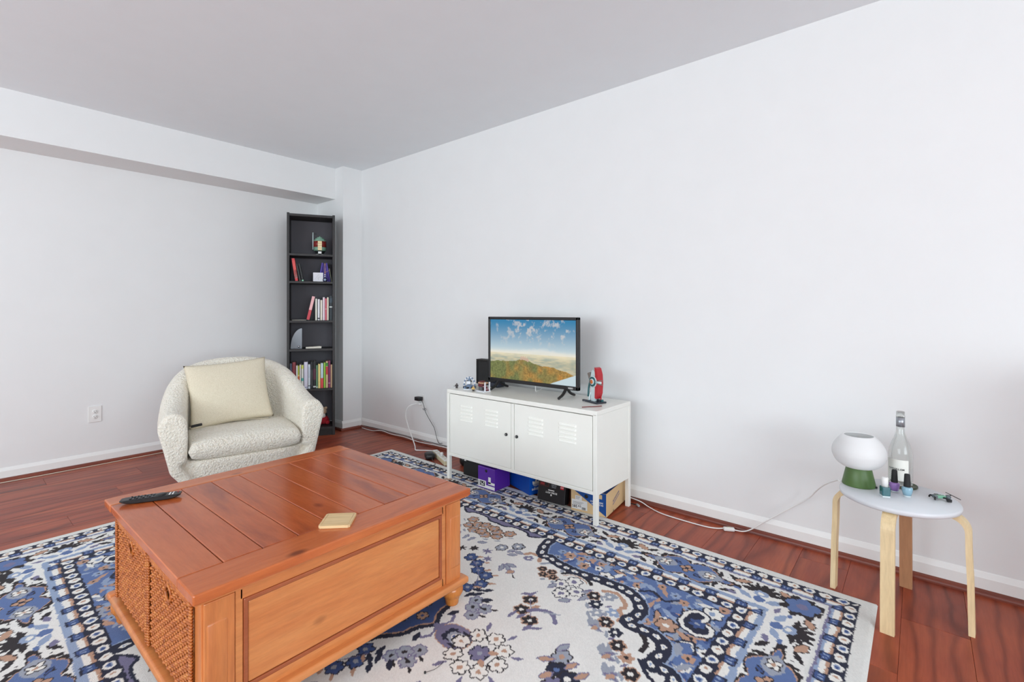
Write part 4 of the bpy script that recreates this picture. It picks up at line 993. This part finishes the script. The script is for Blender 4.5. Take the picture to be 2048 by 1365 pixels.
def ship_model():
    # generic upright brick-built craft, same size and colours only
    t = thing('brick_craft', 'upright red, green and pale grey brick-built craft near the cabinet end', 'model', (2.525, 1.470, .6303), R(-20))
    red = plain('brick_red', (176, 34, 44), .35); pale = plain('brick_pale', (196, 212, 214), .35); teal = plain('brick_teal', (36, 92, 96), .35); dk = plain('brick_slate', (42, 46, 56), .35); gr = plain('brick_warmgrey', (120, 112, 106), .35); orr = plain('brick_orange', (196, 104, 48), .35)
    G().box((0, 0, .005), (.075, .095, .009), .001, seg=1).build('stand_plate', dk, t)
    G().box((-.005, .012, .016), (.025, .03, .014), .001, seg=1).build('stand_block', pale, t)
    prof = [(-.018, .012), (.016, .012), (.020, .05), (.018, .11), (.024, .15), (.018, .18), (.0, .196), (-.014, .185), (-.024, .15), (-.020, .06)]
    M = face_matrix((0, 0, 0), (0, -1, 0), (0, 0, 1))
    G().prism([(x - .012, z) for x, z in prof], .030, M, -.015).build('pale_hull', pale, t)
    pr2 = [(0, .03), (.012, .026), (.026, .06), (.030, .12), (.026, .17), (.012, .205), (-.002, .21), (.004, .16), (.002, .09)]
    G().prism([(x + .008, z) for x, z in pr2], .040, M, -.02).build('red_hull', red, t)
    Mc = Matrix.Translation((-.018, .006, .125)) @ Matrix.Rotation(R(-90), 4, 'Y')
    for r, z, m in ((.034, 0, pale), (.028, .004, teal), (.018, .008, pale), (.012, .011, orr)): G().lathe([(0, 0), (r, 0), (r, .005), (0, .005)], 20, Mc @ Matrix.Translation((0, 0, z)), caps=False).build('disc', m, t)
    G().cyl((-.02, -.02, .125), (-.03, -.075, .128), .007, 8).build('side_pod', pale, t)
    for q in (-1, 1): G().cyl((-.03, -.05, .128 + q * .010), (-.034, -.092, .130 + q * .012), .0032, 6).build('pod_tip', gr, t)
    G().box((0, 0, 0), (.026, .022, .06), .002).build('rear_block', gr, t, (-.002, .045, .145), (R(-24), 0, 0))
    G().tube([(-.012, .045, .115), (-.014, .053, .08), (-.016, .055, .03)], .0058, 8, 4).build('strut', teal, t)
    G().tube([(-.012, .035, .06), (-.014, .043, .03), (-.016, .045, .010)], .0065, 8, 4).build('strut', pale, t)
    for y in (.05, .075): G().box((0, 0, 0), (.012, .030, .010), .001, seg=1).build('foot_block', dk, t, (-.03, y - .005, .006), (0, 0, R(25)))
    for k in range(4): G().box((0, 0, 0), (.012, .012, .012), .001, seg=1).build('base_brick', dk if k % 2 else teal, t, (.015 - .012 * (k % 2), -.035 + .01 * k, .0155))
    G().box((0, 0, 0), (.006, .006, .02), .001, seg=1).build('red_peg', red, t, (.01, -.03, .03))
ship_model()
tag(G().tube([(2.338, 1.452, .6335), (2.37, 1.43, .634), (2.40, 1.405, .6335), (2.436, 1.384, .634)], .0028, 7, 5).build('thin_rod', plain('rod_brown', (120, 62, 58), .5)), 'thin brown-red rod lying at the front edge of the cabinet top', 'rod')

# ------------------------------------------------------------------ boxes under the cabinet
def carton(name, label, loc, rz, w, d, h, mat, lid=None, tilt=0.0):
    # local: front face at y=0 looking to -y, x along the front; rz turns it so that the front faces -x in the room
    t = thing(name, label, 'box', loc, rz); t.rotation_euler = (tilt, 0, rz)
    G().box((0, 0, 0), (w, d, h - (.03 if lid else 0)), .0012, seg=1).build('carton', mat, t, (0, d / 2, (h - (.03 if lid else 0)) / 2))
    if lid: G().box((0, 0, 0), (w + .004, d + .004, .032), .0012, seg=1).build('lid', lid, t, (0, d / 2, h - .016))
    return t
FZ = RZ + .0006
RF = R(-90)
M_box_black = plain('box_black', (26, 26, 25), .45); M_box_purple = plain('box_purple', (84, 34, 150), .45); M_box_blue = plain('box_blue', (0, 78, 178), .4); M_box_tan = plain('box_kraft', (216, 186, 140), .7); M_box_navy = plain('box_navy', (16, 74, 146), .5)
def on_front(t, parts, y=-.0006, back=False):
    return face_matrix((0, y, 0), (1, 0, 0), (0, 0, 1))
def rect(g, M, x0, x1, z0, z1, lift=.0003): g.add([(x0, z0, lift), (x1, z0, lift), (x1, z1, lift), (x0, z1, lift)], [(0, 1, 2, 3)], False, M)
# 1 black
b = carton('shoe_box', 'black shoe box with lid beside the power strip, under the cabinet', (2.43, 2.382, FZ), RF, .225, .26, .125, M_box_black, M_box_black)
g = G(); g.add([(-.105, .112, .0004), (-.082, .112, .0004), (-.082, .135, .0004)], [(0, 1, 2)], False, face_matrix((0, -.0024, -.012), (1, 0, 0), (0, 0, 1))); g.build('logo_mark', M_white_pl, b)
# 2 purple
b = carton('shoe_box', 'purple shoe box with white and black size label, under the cabinet', (2.322, 2.171, FZ), RF, .150, .150, .140, M_box_purple)
F0 = face_matrix((0, -.0003, 0), (1, 0, 0), (0, 0, 1))
g = G(); rect(g, F0, -.074, -.002, .006, .052); rect(g, F0, -.002, .074, .006, .026); rect(g, F0, .018, .040, .040, .082); rect(g, F0, .018, .074, .034, .050); g.build('label', M_white_pl, b)
g = G(); rect(g, F0, -.056, -.012, .016, .046, .0005)
for k in range(6): rect(g, F0, -.070, -.062, .012 + .006 * k, .0155 + .006 * k, .0005)
g.build('label_print', M_black_matte, b)
g = G()
for k, (x0, z0) in enumerate(((-.050, .03), (-.036, .022), (-.026, .034), (-.030, .020), (-.046, .020))): rect(g, F0, x0, x0 + .007, z0, z0 + .009, .0007)
g.build('label_digits', M_white_pl, b)
g = G(); g.lathe([(0, 0), (.010, 0), (.010, .0006), (0, .0006)], 18, F0 @ Matrix.Translation((.0, .118, 0)), caps=False); g.build('finger_hole', M_black_matte, b)
g = G(); rect(g, F0, -.075, .075, .1375, .1398, .0004); g.build('lid_edge', plain('purple_edge', (140, 96, 190), .5), b)
# 3 blue with trefoil
def trefoil(g, M, s, cx_, cz_):
    for a, k in ((0, 1.0), (R(38), .92), (R(-38), .92)):
        pts = []
        for u in np.linspace(0, 1, 9): pts.append((.26 * math.sin(math.pi * u) ** .8 * (1 - .2 * u), u))
        poly = [(x, z) for x, z in pts] + [(-x, z) for x, z in pts[::-1]]
        out = []
        for x, z in poly:
            z = z * k; X = x * math.cos(a) + z * math.sin(a); Z = -x * math.sin(a) + z * math.cos(a)
            out.append((cx_ + X * s, cz_ + Z * s, .0005))
        g.add(out, [list(range(len(out)))], False, M)
def stripes(g, M, s, cx_, cz_):
    for k in range(3): z = cz_ + s * (.16 + .10 * k); rect(g, M, cx_ - s * .5, cx_ + s * .5, z, z + s * .045, .0008)
ba = math.atan2(1.886 - 2.111, 2.415 - 2.491)
b = carton('shoe_box', 'bright blue shoe box with white leaf logo turned at an angle, under the cabinet', ((2.491 + 2.415) / 2, (2.111 + 1.886) / 2, FZ), ba, .237, .19, .136, M_box_blue)
g = G(); trefoil(g, F0, .018, -.100, .112); text_geo('adidas', .012, F0 @ Matrix.Translation((-.100, .104, 0)), g)
SD = face_matrix((.1189, .095, 0), (0, 1, 0), (0, 0, 1)); trefoil(g, SD, .048, -.045, .05); text_geo('adidas', .026, SD @ Matrix.Translation((-.045, .035, 0)), g); g.build('logo', M_white_pl, b)
g = G(); stripes(g, SD, .048, -.045, .046); stripes(g, F0, .018, -.100, .110); g.build('logo_gaps', M_box_blue, b)
# 4 flat black carton leaning back, printed upside down
b = carton('toy_carton', 'flat black toy carton leaning back with upside-down print, under the cabinet', (2.395, 1.709, FZ + .009), R(-85), .186, .055, .142, plain('carton_black', (24, 24, 27), .4), None, R(-9))
g = G(); rect(g, F0, .060, .082, .098, .122); g.build('red_logo', plain('logo_red', (206, 34, 44), .5), b)
g = G(); text_geo('LEGO', .0095, F0 @ Matrix.Translation((.071, .110, .0003)) @ Matrix.Rotation(math.pi, 4, 'Z'), g); g.build('logo_lettering', M_white_pl, b)
g = G(); text_geo('BOBA FETT', .016, F0 @ Matrix.Translation((.0, .062, 0)) @ Matrix.Rotation(math.pi, 4, 'Z'), g); g.build('title_lettering', M_white_pl, b)
g = G(); rect(g, F0, -.022, .020, .074, .080); g.build('subtitle_bar', M_white_pl, b)
g = G(); rect(g, F0, -.004, .004, .040, .052); g.build('age_mark', M_white_pl, b)
g = G(); text_geo('STAR', .013, F0 @ Matrix.Translation((.015, .102, 0)) @ Matrix.Rotation(math.pi, 4, 'Z'), g); text_geo('WARS', .013, F0 @ Matrix.Translation((.015, .114, 0)) @ Matrix.Rotation(math.pi, 4, 'Z'), g); g.build('grey_print', plain('print_grey', (150, 154, 158), .5), b)
g = G()
for (x0, x1, z0, z1) in ((-.083, -.022, .098, .0995), (-.083, -.022, .1255, .127), (-.083, -.0815, .098, .127), (-.0235, -.022, .098, .127), (-.078, -.050, .104, .120)): rect(g, F0, x0, x1, z0, z1)
g.build('warning_box', plain('print_red', (140, 40, 44), .5), b)
g = G()
for s in (-1, 1): g.box((s * .0935, -.0002, .071), (.0012, .001, .142))
g.build('worn_edge', plain('edge_wear', (96, 96, 98), .6), b); b.scale = (1, 1, .88)
# 5 kraft and blue boot box
ka = R(-90) + R(7.3)
b = carton('boot_box', 'kraft and blue boot box with white label behind the front leg, under the cabinet', (2.417, 1.4595, FZ), ka, .219, .315, .132, M_box_tan)
g = G()
g.add([(-.1085, .131, .0003), (.1085, .131, .0003), (.1085, .004, .0003)], [(0, 2, 1)], False, F0)
TP = face_matrix((0, 0, .1323), (1, 0, 0), (0, 1, 0)); g.add([(-.108, .001, .0003), (.108, .001, .0003), (.108, .31, .0003), (-.108, .31, .0003)], [(0, 1, 2, 3)], False, TP); g.build('blue_print', M_box_navy, b)
g = G(); rect(g, F0, -.104, -.006, .012, .066, .0005); rect(g, F0, -.082, -.040, .066, .090, .0005); g.build('label', M_white_pl, b)
g = G(); text_geo('585', .022, F0 @ Matrix.Translation((-.085, .026, .0004)), g); text_geo('4.5', .016, F0 @ Matrix.Translation((-.054, .030, .0004)), g)
for k in range(3): rect(g, F0, -.098, -.03 - .008 * k, .052 - .006 * k, .0535 - .006 * k, .0008)
for k in range(7): rect(g, F0, -.040 + .0035 * k, -.038 + .0035 * k, .014, .028, .0008)
for k in range(3): rect(g, F0, -.078, -.05 - .004 * k, .083 - .006 * k, .0845 - .006 * k, .0008)
g.build('label_print', M_black_matte, b)
g = G(); text_geo('EVERYWHERE', .0125, F0 @ Matrix.Translation((.052, .075, .0004)), g); text_geo('LIFE TAKES ME', .0115, F0 @ Matrix.Translation((.055, .062, .0004)), g); g.build('slogan', M_white_pl, b)
g = G(); rect(g, F0, .056, .084, .098, .122, .0005); g.build('kraft_patch', M_box_tan, b)
g = G(); text_geo('BLUNDSTONE', .016, face_matrix((.1098, .15, .075), (0, 1, 0), (0, 0, 1)) @ Matrix.Rotation(R(18), 4, 'Z'), g); rect(g, face_matrix((.1098, .15, .060), (0, 1, 0), (0, 0, 1)) @ Matrix.Rotation(R(18), 4, 'Z'), -.055, .055, -.004, .0, .0004); g.build('side_logo', M_box_navy, b)
g = G(); S5 = face_matrix((.1098, 0, 0), (0, 1, 0), (0, 0, 1)); g.add([(.100, .001, .0004), (.114, .001, .0004), (.107, .017, .0004)], [(0, 1, 2)], False, S5); g.lathe([(0, 0), (.011, 0), (.011, .0006), (0, .0006)], 18, F0 @ Matrix.Translation((-.012, .096, .0003)), caps=False); g.build('finger_hole', M_black_matte, b)

# ------------------------------------------------------------------ sockets, cords, power strip
def outlet(loc, nrm_rot, label, open_=True):
    t = thing('wall_outlet', label, 'outlet', loc, nrm_rot, 'wall outlets')     # local -y is into the room
    G().box((0, 0, 0), (.079, .006, .122), .002).build('cover_plate', M_white_pl, t, (0, -.003, 0))
    for z in (-.020, .020):
        r = G().lathe([(0, 0), (.0165, 0), (.0165, .003), (.015, .004), (0, .004)], 20, Matrix.Rotation(R(90), 4, 'X'), caps=False).build('receptacle', M_white_pl, t, (0, -.006, z))
        for x, h in ((-.006, .008), (.006, .0065)): G().box((0, 0, 0), (.0022, .001, h)).build('slot', M_black_matte, r, (x, -.0042, .004))
        G().lathe([(0, 0), (.0026, 0), (.0026, .001), (0, .001)], 10, Matrix.Rotation(R(90), 4, 'X'), caps=False).build('ground_hole', M_black_matte, r, (0, -.0038, -.007))
    return t
outlet((.795, YB - .0004, .384), 0, 'white double wall outlet with nothing plugged in, beside the armchair')
outlet((XR - .0004, 3.405, .372), R(-90), 'white wall outlet holding a black adapter and a white plug')
def adapter():
    t = thing('power_adapter', 'small black power adapter plugged into the wall outlet', 'adapter', (XR - .0115, 3.405, .398), R(-90))
    G().box((0, 0, 0), (.064, .046, .034), .005).build('case', M_black, t, (0, -.024, 0))
    for x in (-.006, .006): G().box((0, 0, 0), (.0015, .0035, .006)).build('prong', plain('steel', (170, 170, 172), .3, 1.0), t, (x, -.0005, 0))
    G().tube([(.032, -.024, -.002), (.06, -.02, -.04), (.085, -.02, -.10), (.12, -.015, -.15), (.165, -.012, -.20), (.20, -.012, -.24), (.245, -.012, -.345), (.30, -.014, -.345)], .0022, 6).build('lead', M_black, t)
    g = G()
    for s in (-1, 1): g.tube([(.075, -.02, -.088), (.075 + s * .012, -.02, -.078 + .004 * s), (.075 + s * .022, -.02, -.084), (.075 + s * .012, -.02, -.094), (.075, -.02, -.088)], .0016, 5)
    g.build('twist_tie', M_black, t)
adapter()
def power_strip():
    a = Vector((2.640, 3.045)); e = Vector((2.505, 2.745)); c = (a + e) / 2; ang = math.atan2(e.y - a.y, e.x - a.x); ln = (e - a).length
    t = thing('power_strip', 'white power strip with cord on the floor beside the cabinet leg', 'power strip', (c.x, c.y, .0005), ang)
    G().box((0, 0, 0), (ln, .046, .034), .004).build('body', plain('strip_side', (214, 204, 172), .4), t, (0, 0, .0175))
    G().box((0, 0, 0), (ln - .006, .040, .006), .002).build('top_face', M_white_pl, t, (0, 0, .0355))
    for k in range(6):
        s = G().box((0, 0, 0), (.034, .026, .001)).build('socket', M_cream_pl, t, (-ln / 2 + .05 + .058 * k, 0, .0388))
        for q in (-1, 1): G().box((0, 0, 0), (.007, .002, .0008)).build('slot', M_black_matte, s, (0, q * .005, .0008))
    inv = Matrix.Translation((c.x, c.y, .0005)) @ Matrix.Rotation(ang, 4, 'Z'); inv = inv.inverted()
    w = [(2.772, 3.405, .350), (2.735, 3.42, .352), (2.70, 3.47, .325), (2.70, 3.505, .25), (2.71, 3.48, .15), (2.70, 3.41, .06), (2.665, 3.33, .012), (2.61, 3.255, .006), (2.62, 3.22, .006), (2.655, 3.17, .006), (2.675, 3.12, .008), (2.655, 3.07, .016), (2.638, 3.042, .018)]
    G().tube([inv @ Vector(q) for q in w], .0048, 8).build('cord', M_white_pl, t)
    p = inv @ Vector((2.781, 3.405, .350)); o = G().box((0, 0, 0), (.028, .030, .026), .005).build('plug', M_white_pl, t, p, (0, 0, -ang))
    G().lathe([(0, 0), (.012, 0), (.012, .02), (.009, .026), (0, .026)], 14, Matrix.Translation((-ln / 2 + .19, .0, .039)), caps=False).build('plugged_white_plug', M_white_pl, t)
power_strip()
def blk_adapter(loc, rz, s, label):
    t = thing('black_charger', label, 'charger', loc, rz)
    G().box((0, 0, 0), s, min(s) * .42, seg=4).build('case', M_black, t, (0, 0, s[2] / 2))
    G().box((0, 0, 0), (s[0] * .6, s[1] * .6, .004), .001).build('foot_pad', M_black_matte, t, (0, 0, .002))
    return t
ch1 = blk_adapter((2.535, 2.985, .0006), R(60), (.10, .075, .05), 'rounded black charger lying at the far end of the power strip')
ch2 = blk_adapter((2.60, 2.665, .0006), R(60), (.075, .06, .07), 'black block charger behind the cabinet front leg')
def sub(o, t): o.parent = t; o.matrix_parent_inverse = (Matrix.Translation(t.location) @ Matrix.Rotation(t.rotation_euler.z, 4, 'Z')).inverted(); return o
sub(G().tube([(2.535, 2.955, .03), (2.49, 2.90, .02), (2.44, 2.81, RZ + .004), (2.36, 2.80, RZ + .0035), (2.34, 2.87, RZ + .0035), (2.37, 2.95, RZ + .0035), (2.40, 2.86, RZ + .0035), (2.40, 2.74, RZ + .004), (2.39, 2.66, RZ + .004)], .0023, 6).build('lead', M_black), ch1)
sub(G().tube([(2.60, 2.665, .06), (2.61, 2.62, .05), (2.64, 2.55, .08), (2.66, 2.50, .14)], .0022, 6).build('lead', M_cream_pl), ch2)
# cords along the baseboards
def along(name, pts, r, mat, label): tag(G().tube(pts, r, 6).build(name, mat), label, 'cord')
rw = XR - .0375
along('extension_cable', [(rw - .004, y, z) for y, z in ((4.28, .006), (4.1, .006), (3.95, .03), (3.8, .022), (3.6, .027), (3.4, .018), (3.2, .026), (3.0, .030), (2.8, .030), (2.55, .028))], .0036, M_white_pl, 'white cord running along the baseboard between the column and the cabinet')
along('extension_cable', [(rw + .004, y, z) for y, z in ((4.26, .030), (4.0, .036), (3.8, .036), (3.6, .038), (3.4, .036), (3.2, .038), (3.0, .04), (2.8, .040), (2.55, .038))], .0026, M_black, 'thin black cord running along the baseboard beside the white cord')
along('signal_cable', [(x, YB - .045 - .012 * math.sin(x * 3), .003) for x in np.linspace(-1.2, 1.9, 14)], .0026, M_cream_pl, 'thin pale cord running along the back wall baseboard behind the armchair')
# stray connector by the rear leg
t = thing('plug_connector', 'small grey connector with black lead by the rear cabinet leg', 'plug', (2.716, 1.298, .0006), R(-20))
G().cyl((-.002, -.012, .0075), (.004, .012, .0075), .007, 12).build('shell', plain('grey_plug', (150, 150, 152), .4), t)
G().tube([(-.004, .012, .0075), (-.02, .05, .008), (-.03, .09, .012), (-.03, .14, .02)], .0032, 6).build('lead', M_black, t)

# ------------------------------------------------------------------ side stool and what stands on it
SX, SY, SZ = 2.440, .070, .45
def stool():
    t = thing('stool', 'round white-topped stool with four bent birch legs carrying the lamp', 'stool', (SX, SY, 0))
    G().lathe([(0, -.022), (.180, -.022), (.188, -.018), (.190, -.010), (.190, -.005), (.186, 0), (0, 0)], 64, Matrix.Translation((0, 0, SZ)), caps=False).build('top', plain('white_table', (214, 217, 221), .35, var=.01), t)
    for k in range(4):
        a = R(-90 * k + 84); w, th = .042, .018
        P = [(.06, SZ - .030), (.12, SZ - .030), (.150, SZ - .030)] + [(.150 + .055 * math.sin(q), SZ - .085 + .055 * math.cos(q)) for q in np.linspace(.2, math.pi / 2, 9)] + [(.206, SZ - .15), (.210, .2), (.214, 0.0)]
        vs = []; n = len(P)
        for i, (r, z) in enumerate(P):
            q0 = Vector(P[max(i - 1, 0)]); q1 = Vector(P[min(i + 1, n - 1)]); d = (q1 - q0).normalized(); nn = Vector((-d.y, d.x))
            if i == n - 1: nn = Vector((1, 0))
            for s, h in ((-1, -1), (1, -1), (1, 1), (-1, 1)): vs.append((r + nn.x * th / 2 * s, h * w / 2, max(z + nn.y * th / 2 * s, 0.0003)))
        fs = [(i * 4 + j, i * 4 + (j + 1) % 4, (i + 1) * 4 + (j + 1) % 4, (i + 1) * 4 + j) for i in range(n - 1) for j in range(4)] + [(3, 2, 1, 0), tuple((n - 1) * 4 + j for j in range(4))]
        g = G().add(vs, fs, False, Matrix.Rotation(a, 4, 'Z')); g.build('leg', M_birch_dark if k == 1 else M_birch, t)
        G().lathe([(0, 0), (.006, 0), (.006, .003), (0, .004)], 10, Matrix.Rotation(a, 4, 'Z') @ Matrix.Translation((.12, 0, SZ - .042)), caps=False).build('bolt', plain('steel', (170, 170, 172), .3, 1.0), t)
stool()
def lamp():
    t = thing('table_lamp', 'small lamp with white ribbed globe shade and green cone base on the stool', 'lamp', (2.474, .197, SZ + .0004))
    G().lathe([(0, 0), (.058, 0), (.059, .003), (.042, .082), (.038, .086), (0, .086)], 48, caps=False).build('base', plain('olive_green', (78, 106, 56), .4), t)
    k = NT('white_translucent'); k.base(L(250, 250, 250)); k.set(Roughness=.5); v = k.coords(); k.bump(k.noise(v, 200), .02)
    tr = k.n('ShaderNodeBsdfTranslucent'); tr.inputs[0].default_value = (.9, .9, .9, 1); mx = k.n('ShaderNodeMixShader'); mx.inputs[0].default_value = .28
    k.l(k.b.outputs[0], mx.inputs[1]); k.l(tr.outputs[0], mx.inputs[2]); k.l(mx.outputs[0], k.t.nodes['Material Output'].inputs['Surface'])
    prof = [(.040, .072), (.060, .078), (.080, .096), (.0915, .122), (.093, .138), (.0885, .160), (.072, .188), (.058, .202), (.052, .2055), (.0505, .2035), (.057, .199), (.070, .186), (.0865, .160), (.091, .138)]
    prof = [(p.x, p.y) for p in catmull([(a, b, 0) for a, b in prof], 3)]
    G().lathe(prof, 148, caps=False, rib=lambda i, z: 1 + (.016 if i % 2 else -.008) * (1 if .085 < z < .19 else 0)).build('shade', k.m, t)
    G().lathe([(0, .086), (.012, .086), (.013, .11), (.022, .13), (.018, .15), (0, .156)], 16, caps=False).build('bulb', M_white_pl, t)
    G().box((0, 0, 0), (.010, .012, .006), .001, seg=1).build('cord_notch', M_black_matte, t, (-.012, -.057, .004))
lamp()
def lamp_cord():
    t = thing('lamp_cord', 'white lamp cord with inline switch dropping from the stool to the floor', 'cord', (2.70, .80, 0))
    w = [(2.452, .258, SZ + .0045), (2.468, .268, SZ + .0045), (2.50, .286, .438), (2.55, .309, .413), (2.63, .345, .368), (2.70, .381, .315), (2.74, .412, .267), (2.757, .456, .222), (2.762, .497, .187), (2.758, .615, .085), (2.748, .70, .016), (2.730, .765, .010)]
    G().tube([Vector(q) - Vector((2.70, .80, 0)) for q in w], .0032, 7).build('cord', M_white_pl, t)
    w2 = [(2.726, .80, .010), (2.705, .84, .005), (2.690, .90, .0042), (2.690, 1.03, .0042), (2.703, 1.15, .0042), (2.74, 1.24, .006), (2.752, 1.30, .02), (2.754, 1.40, .03)]
    G().tube([Vector(q) - Vector((2.70, .80, 0)) for q in w2], .0032, 7).build('cord', M_white_pl, t)
    o = G().box((0, 0, 0), (.024, .055, .017), .005, seg=3).build('inline_switch', M_white_pl, t, (.028, -.018, .0092), (0, 0, R(28)))
    G().box((0, 0, 0), (.010, .020, .004), .001, seg=1).build('switch_rocker', M_cream_pl, o, (0, 0, .009))
lamp_cord()
def bottle():
    t = thing('wine_bottle', 'tall clear wine bottle with white label and silver neck foil on the stool', 'bottle', (2.575, .064, SZ + .0064))
    k = NT('clear_glass'); k.base((0.93, 0.97, 0.94, 1)); k.set(Roughness=.02, IOR=1.45); k.b.inputs['Transmission Weight'].default_value = .93; k.b.inputs['Alpha'].default_value = .5
    v = k.coords(); k.bump(k.noise(v, 30), .01)
    pr = [(0, .0), (.036, .0), (.0405, .006), (.041, .02), (.041, .125), (.0385, .145), (.030, .172), (.021, .195), (.0155, .215), (.0142, .235), (.0142, .275), (.0152, .278), (.0152, .283), (.0138, .285), (.0138, .300), (.0122, .300), (.0118, .285), (.0122, .235), (.0135, .215), (.019, .195), (.028, .172), (.0365, .145), (.039, .125), (.039, .02), (.034, .008), (0, .006)]
    G().lathe(pr, 48, caps=False).build('glass', k.m, t)
    G().lathe([(.0147, .237), (.0150, .237), (.0150, .276), (.0147, .276)], 32, caps=False).build('neck_foil', plain('silver_foil', (168, 172, 178), .35, .8), t)
    g = G()
    for z in (.288, .292, .296): g.lathe([(.0138, z - .001), (.0146, z), (.0138, z + .001)], 28, caps=False)
    g.build('screw_thread', k.m, t)
    # label wrapped on the side towards the room
    vs = []; fs = []; n = 20
    for i in range(n + 1):
        a = R(180) + R(-58) + R(116) * i / n + R(-18)
        for z in (.022, .107): vs.append((.0414 * math.cos(a), .0414 * math.sin(a), z))
    for i in range(n): fs.append((2 * i, 2 * i + 2, 2 * i + 3, 2 * i + 1))
    G().add(vs, fs, True).build('label', plain('paper_label', (236, 236, 228), .7), t)
    g = G(); txts = 'CHEHALEM'
    for i, ch in enumerate(txts):
        a = R(180) + R(-20) + R(-34 + 68 * i / 7); M = face_matrix((.0418 * math.cos(a), .0418 * math.sin(a), .068), (-math.sin(a), math.cos(a), 0), (0, 0, 1)); text_geo(ch, .0105, M, g)
    g.build('label_lettering', M_black_matte, t)
    g = G()
    for r_ in range(5):
        a = R(180) + R(-48); M = face_matrix((.0418 * math.cos(a), .0418 * math.sin(a), .06 - .008 * r_), (-math.sin(a), math.cos(a), 0), (0, 0, 1)); rect(g, M, -.005, .005, 0, .0012)
    g.build('label_small_print', plain('print_grey', (150, 154, 158), .5), t)
bottle()
t = thing('green_coaster', 'round dark green coaster under the wine bottle', 'coaster', (2.572, .060, SZ + .0004))
G().lathe([(0, 0), (.050, 0), (.053, .003), (.052, .0058), (.049, .0058), (.047, .0045), (0, .0045)], 40, caps=False).build('dish', plain('dark_olive', (74, 88, 58), .4), t)
G().lathe([(.050, .0056), (.0525, .0056), (.0525, .0066), (.050, .0066)], 40, caps=False).build('rim', plain('deep_green', (34, 44, 34), .4), t)
def polish(loc, rgb, square, cap, h, ch, label):
    t = thing('nail_polish', label, 'nail polish', (loc[0], loc[1], SZ + .0004), R(25), 'nail polish bottles on the stool')
    m = plain('polish_%d' % rgb[0], rgb, .12, coat=.6); gl = plain('glass_foot', (206, 214, 216), .08)
    if square:
        G().box((0, 0, .003), (.026, .026, .006), .0012, seg=1).build('glass_foot', gl, t); G().box((0, 0, .0225), (.028, .028, .034), .003).build('bottle', m, t)
        G().lathe([(0, 0), (.0108, 0), (.0108, h - ch - .002), (.0098, h - ch), (0, h - ch)], 24, Matrix.Translation((0, 0, ch)), caps=False).build('cap', cap, t)
        G().box((0, -.0109, ch + .016), (.004, .0006, .02)).build('cap_print', M_black_matte, t)
    else:
        G().lathe([(0, 0), (.0115, 0), (.0125, .003), (.013, .006), (0, .006)], 24, caps=False).build('glass_foot', gl, t)
        G().lathe([(0, .006), (.0135, .006), (.0165, .020), (.0178, .030), (.0165, .036), (.010, .039), (0, .039)], 28, caps=False).build('bottle', m, t)
        G().lathe([(0, 0), (.0112, 0), (.0112, .004), (.0092, h - ch - .003), (.0082, h - ch), (.0055, h - ch - .001), (0, h - ch - .0015)], 24, Matrix.Translation((0, 0, ch)), caps=False).build('cap', cap, t)
polish((2.378, .106), (22, 88, 96), True, M_white_pl, .075, .039, 'teal nail polish with a white cap')
polish((2.467, .080), (150, 112, 182), False, M_black_matte, .087, .038, 'lavender nail polish with a black cap')
polish((2.434, .040), (134, 172, 190), False, M_black_matte, .087, .038, 'light blue nail polish with a black cap')
def toy():
    t = thing('toy_walker', 'tiny green and black toy with bent legs and a thin rod lying on the stool', 'toy', (2.474, -.058, SZ + .0004), R(-62))
    gn = plain('mint_plastic', (112, 166, 138), .4); gy = plain('toy_grey', (92, 100, 104), .4)
    G().box((0, 0, .012), (.030, .016, .010), .002).build('body', gn, t); G().box((-.018, 0, .011), (.012, .018, .012), .002).build('hip', gy, t); G().lathe([(0, -.009), (.007, -.006), (.009, 0), (.007, .006), (0, .009)], 14, Matrix.Translation((.025, 0, .012)), caps=False).build('helmet', gy, t)
    for (x, y, dx, dy) in ((-.022, -.008, -.006, -.010), (-.022, .008, -.006, .010), (.006, -.008, .004, -.016), (.006, .008, .004, .016)):
        G().tube([(x, y, .010), (x + dx * .6, y + dy * .6, .012), (x + dx, y + dy, .0035)], .003, 6, 3).build('limb', M_black, t)
    G().box((.016, -.022, .006), (.014, .010, .010), .001, seg=1).build('pack', M_black_matte, t); G().box((.0, .024, .008), (.014, .010, .010), .001, seg=1).build('pack', M_black_matte, t)
    G().cyl((.034, .030, .020), (.046, -.034, .016), .0013, 6).build('rod', M_black, t); G().cyl((.028, .004, .016), (.038, .004, .0185), .0015, 6).build('rod_bracket', M_black, t)
toy()
# bead with a hair-thin thread on the rug
t = thing('rug_bead', 'tiny black bead with a thread lying on the cream part of the rug', 'bead', (1.012, 1.214, RZ + .0004))
G().lathe([(0, 0), (.003, .001), (.004, .004), (.003, .007), (0, .008)], 12, caps=False).build('bead', M_black, t)
G().tube([(.003, 0, .003), (.03, -.012, .003), (.06, -.010, .002), (.075, -.004, .0015)], .0007, 5).build('thread', M_black_matte, t)
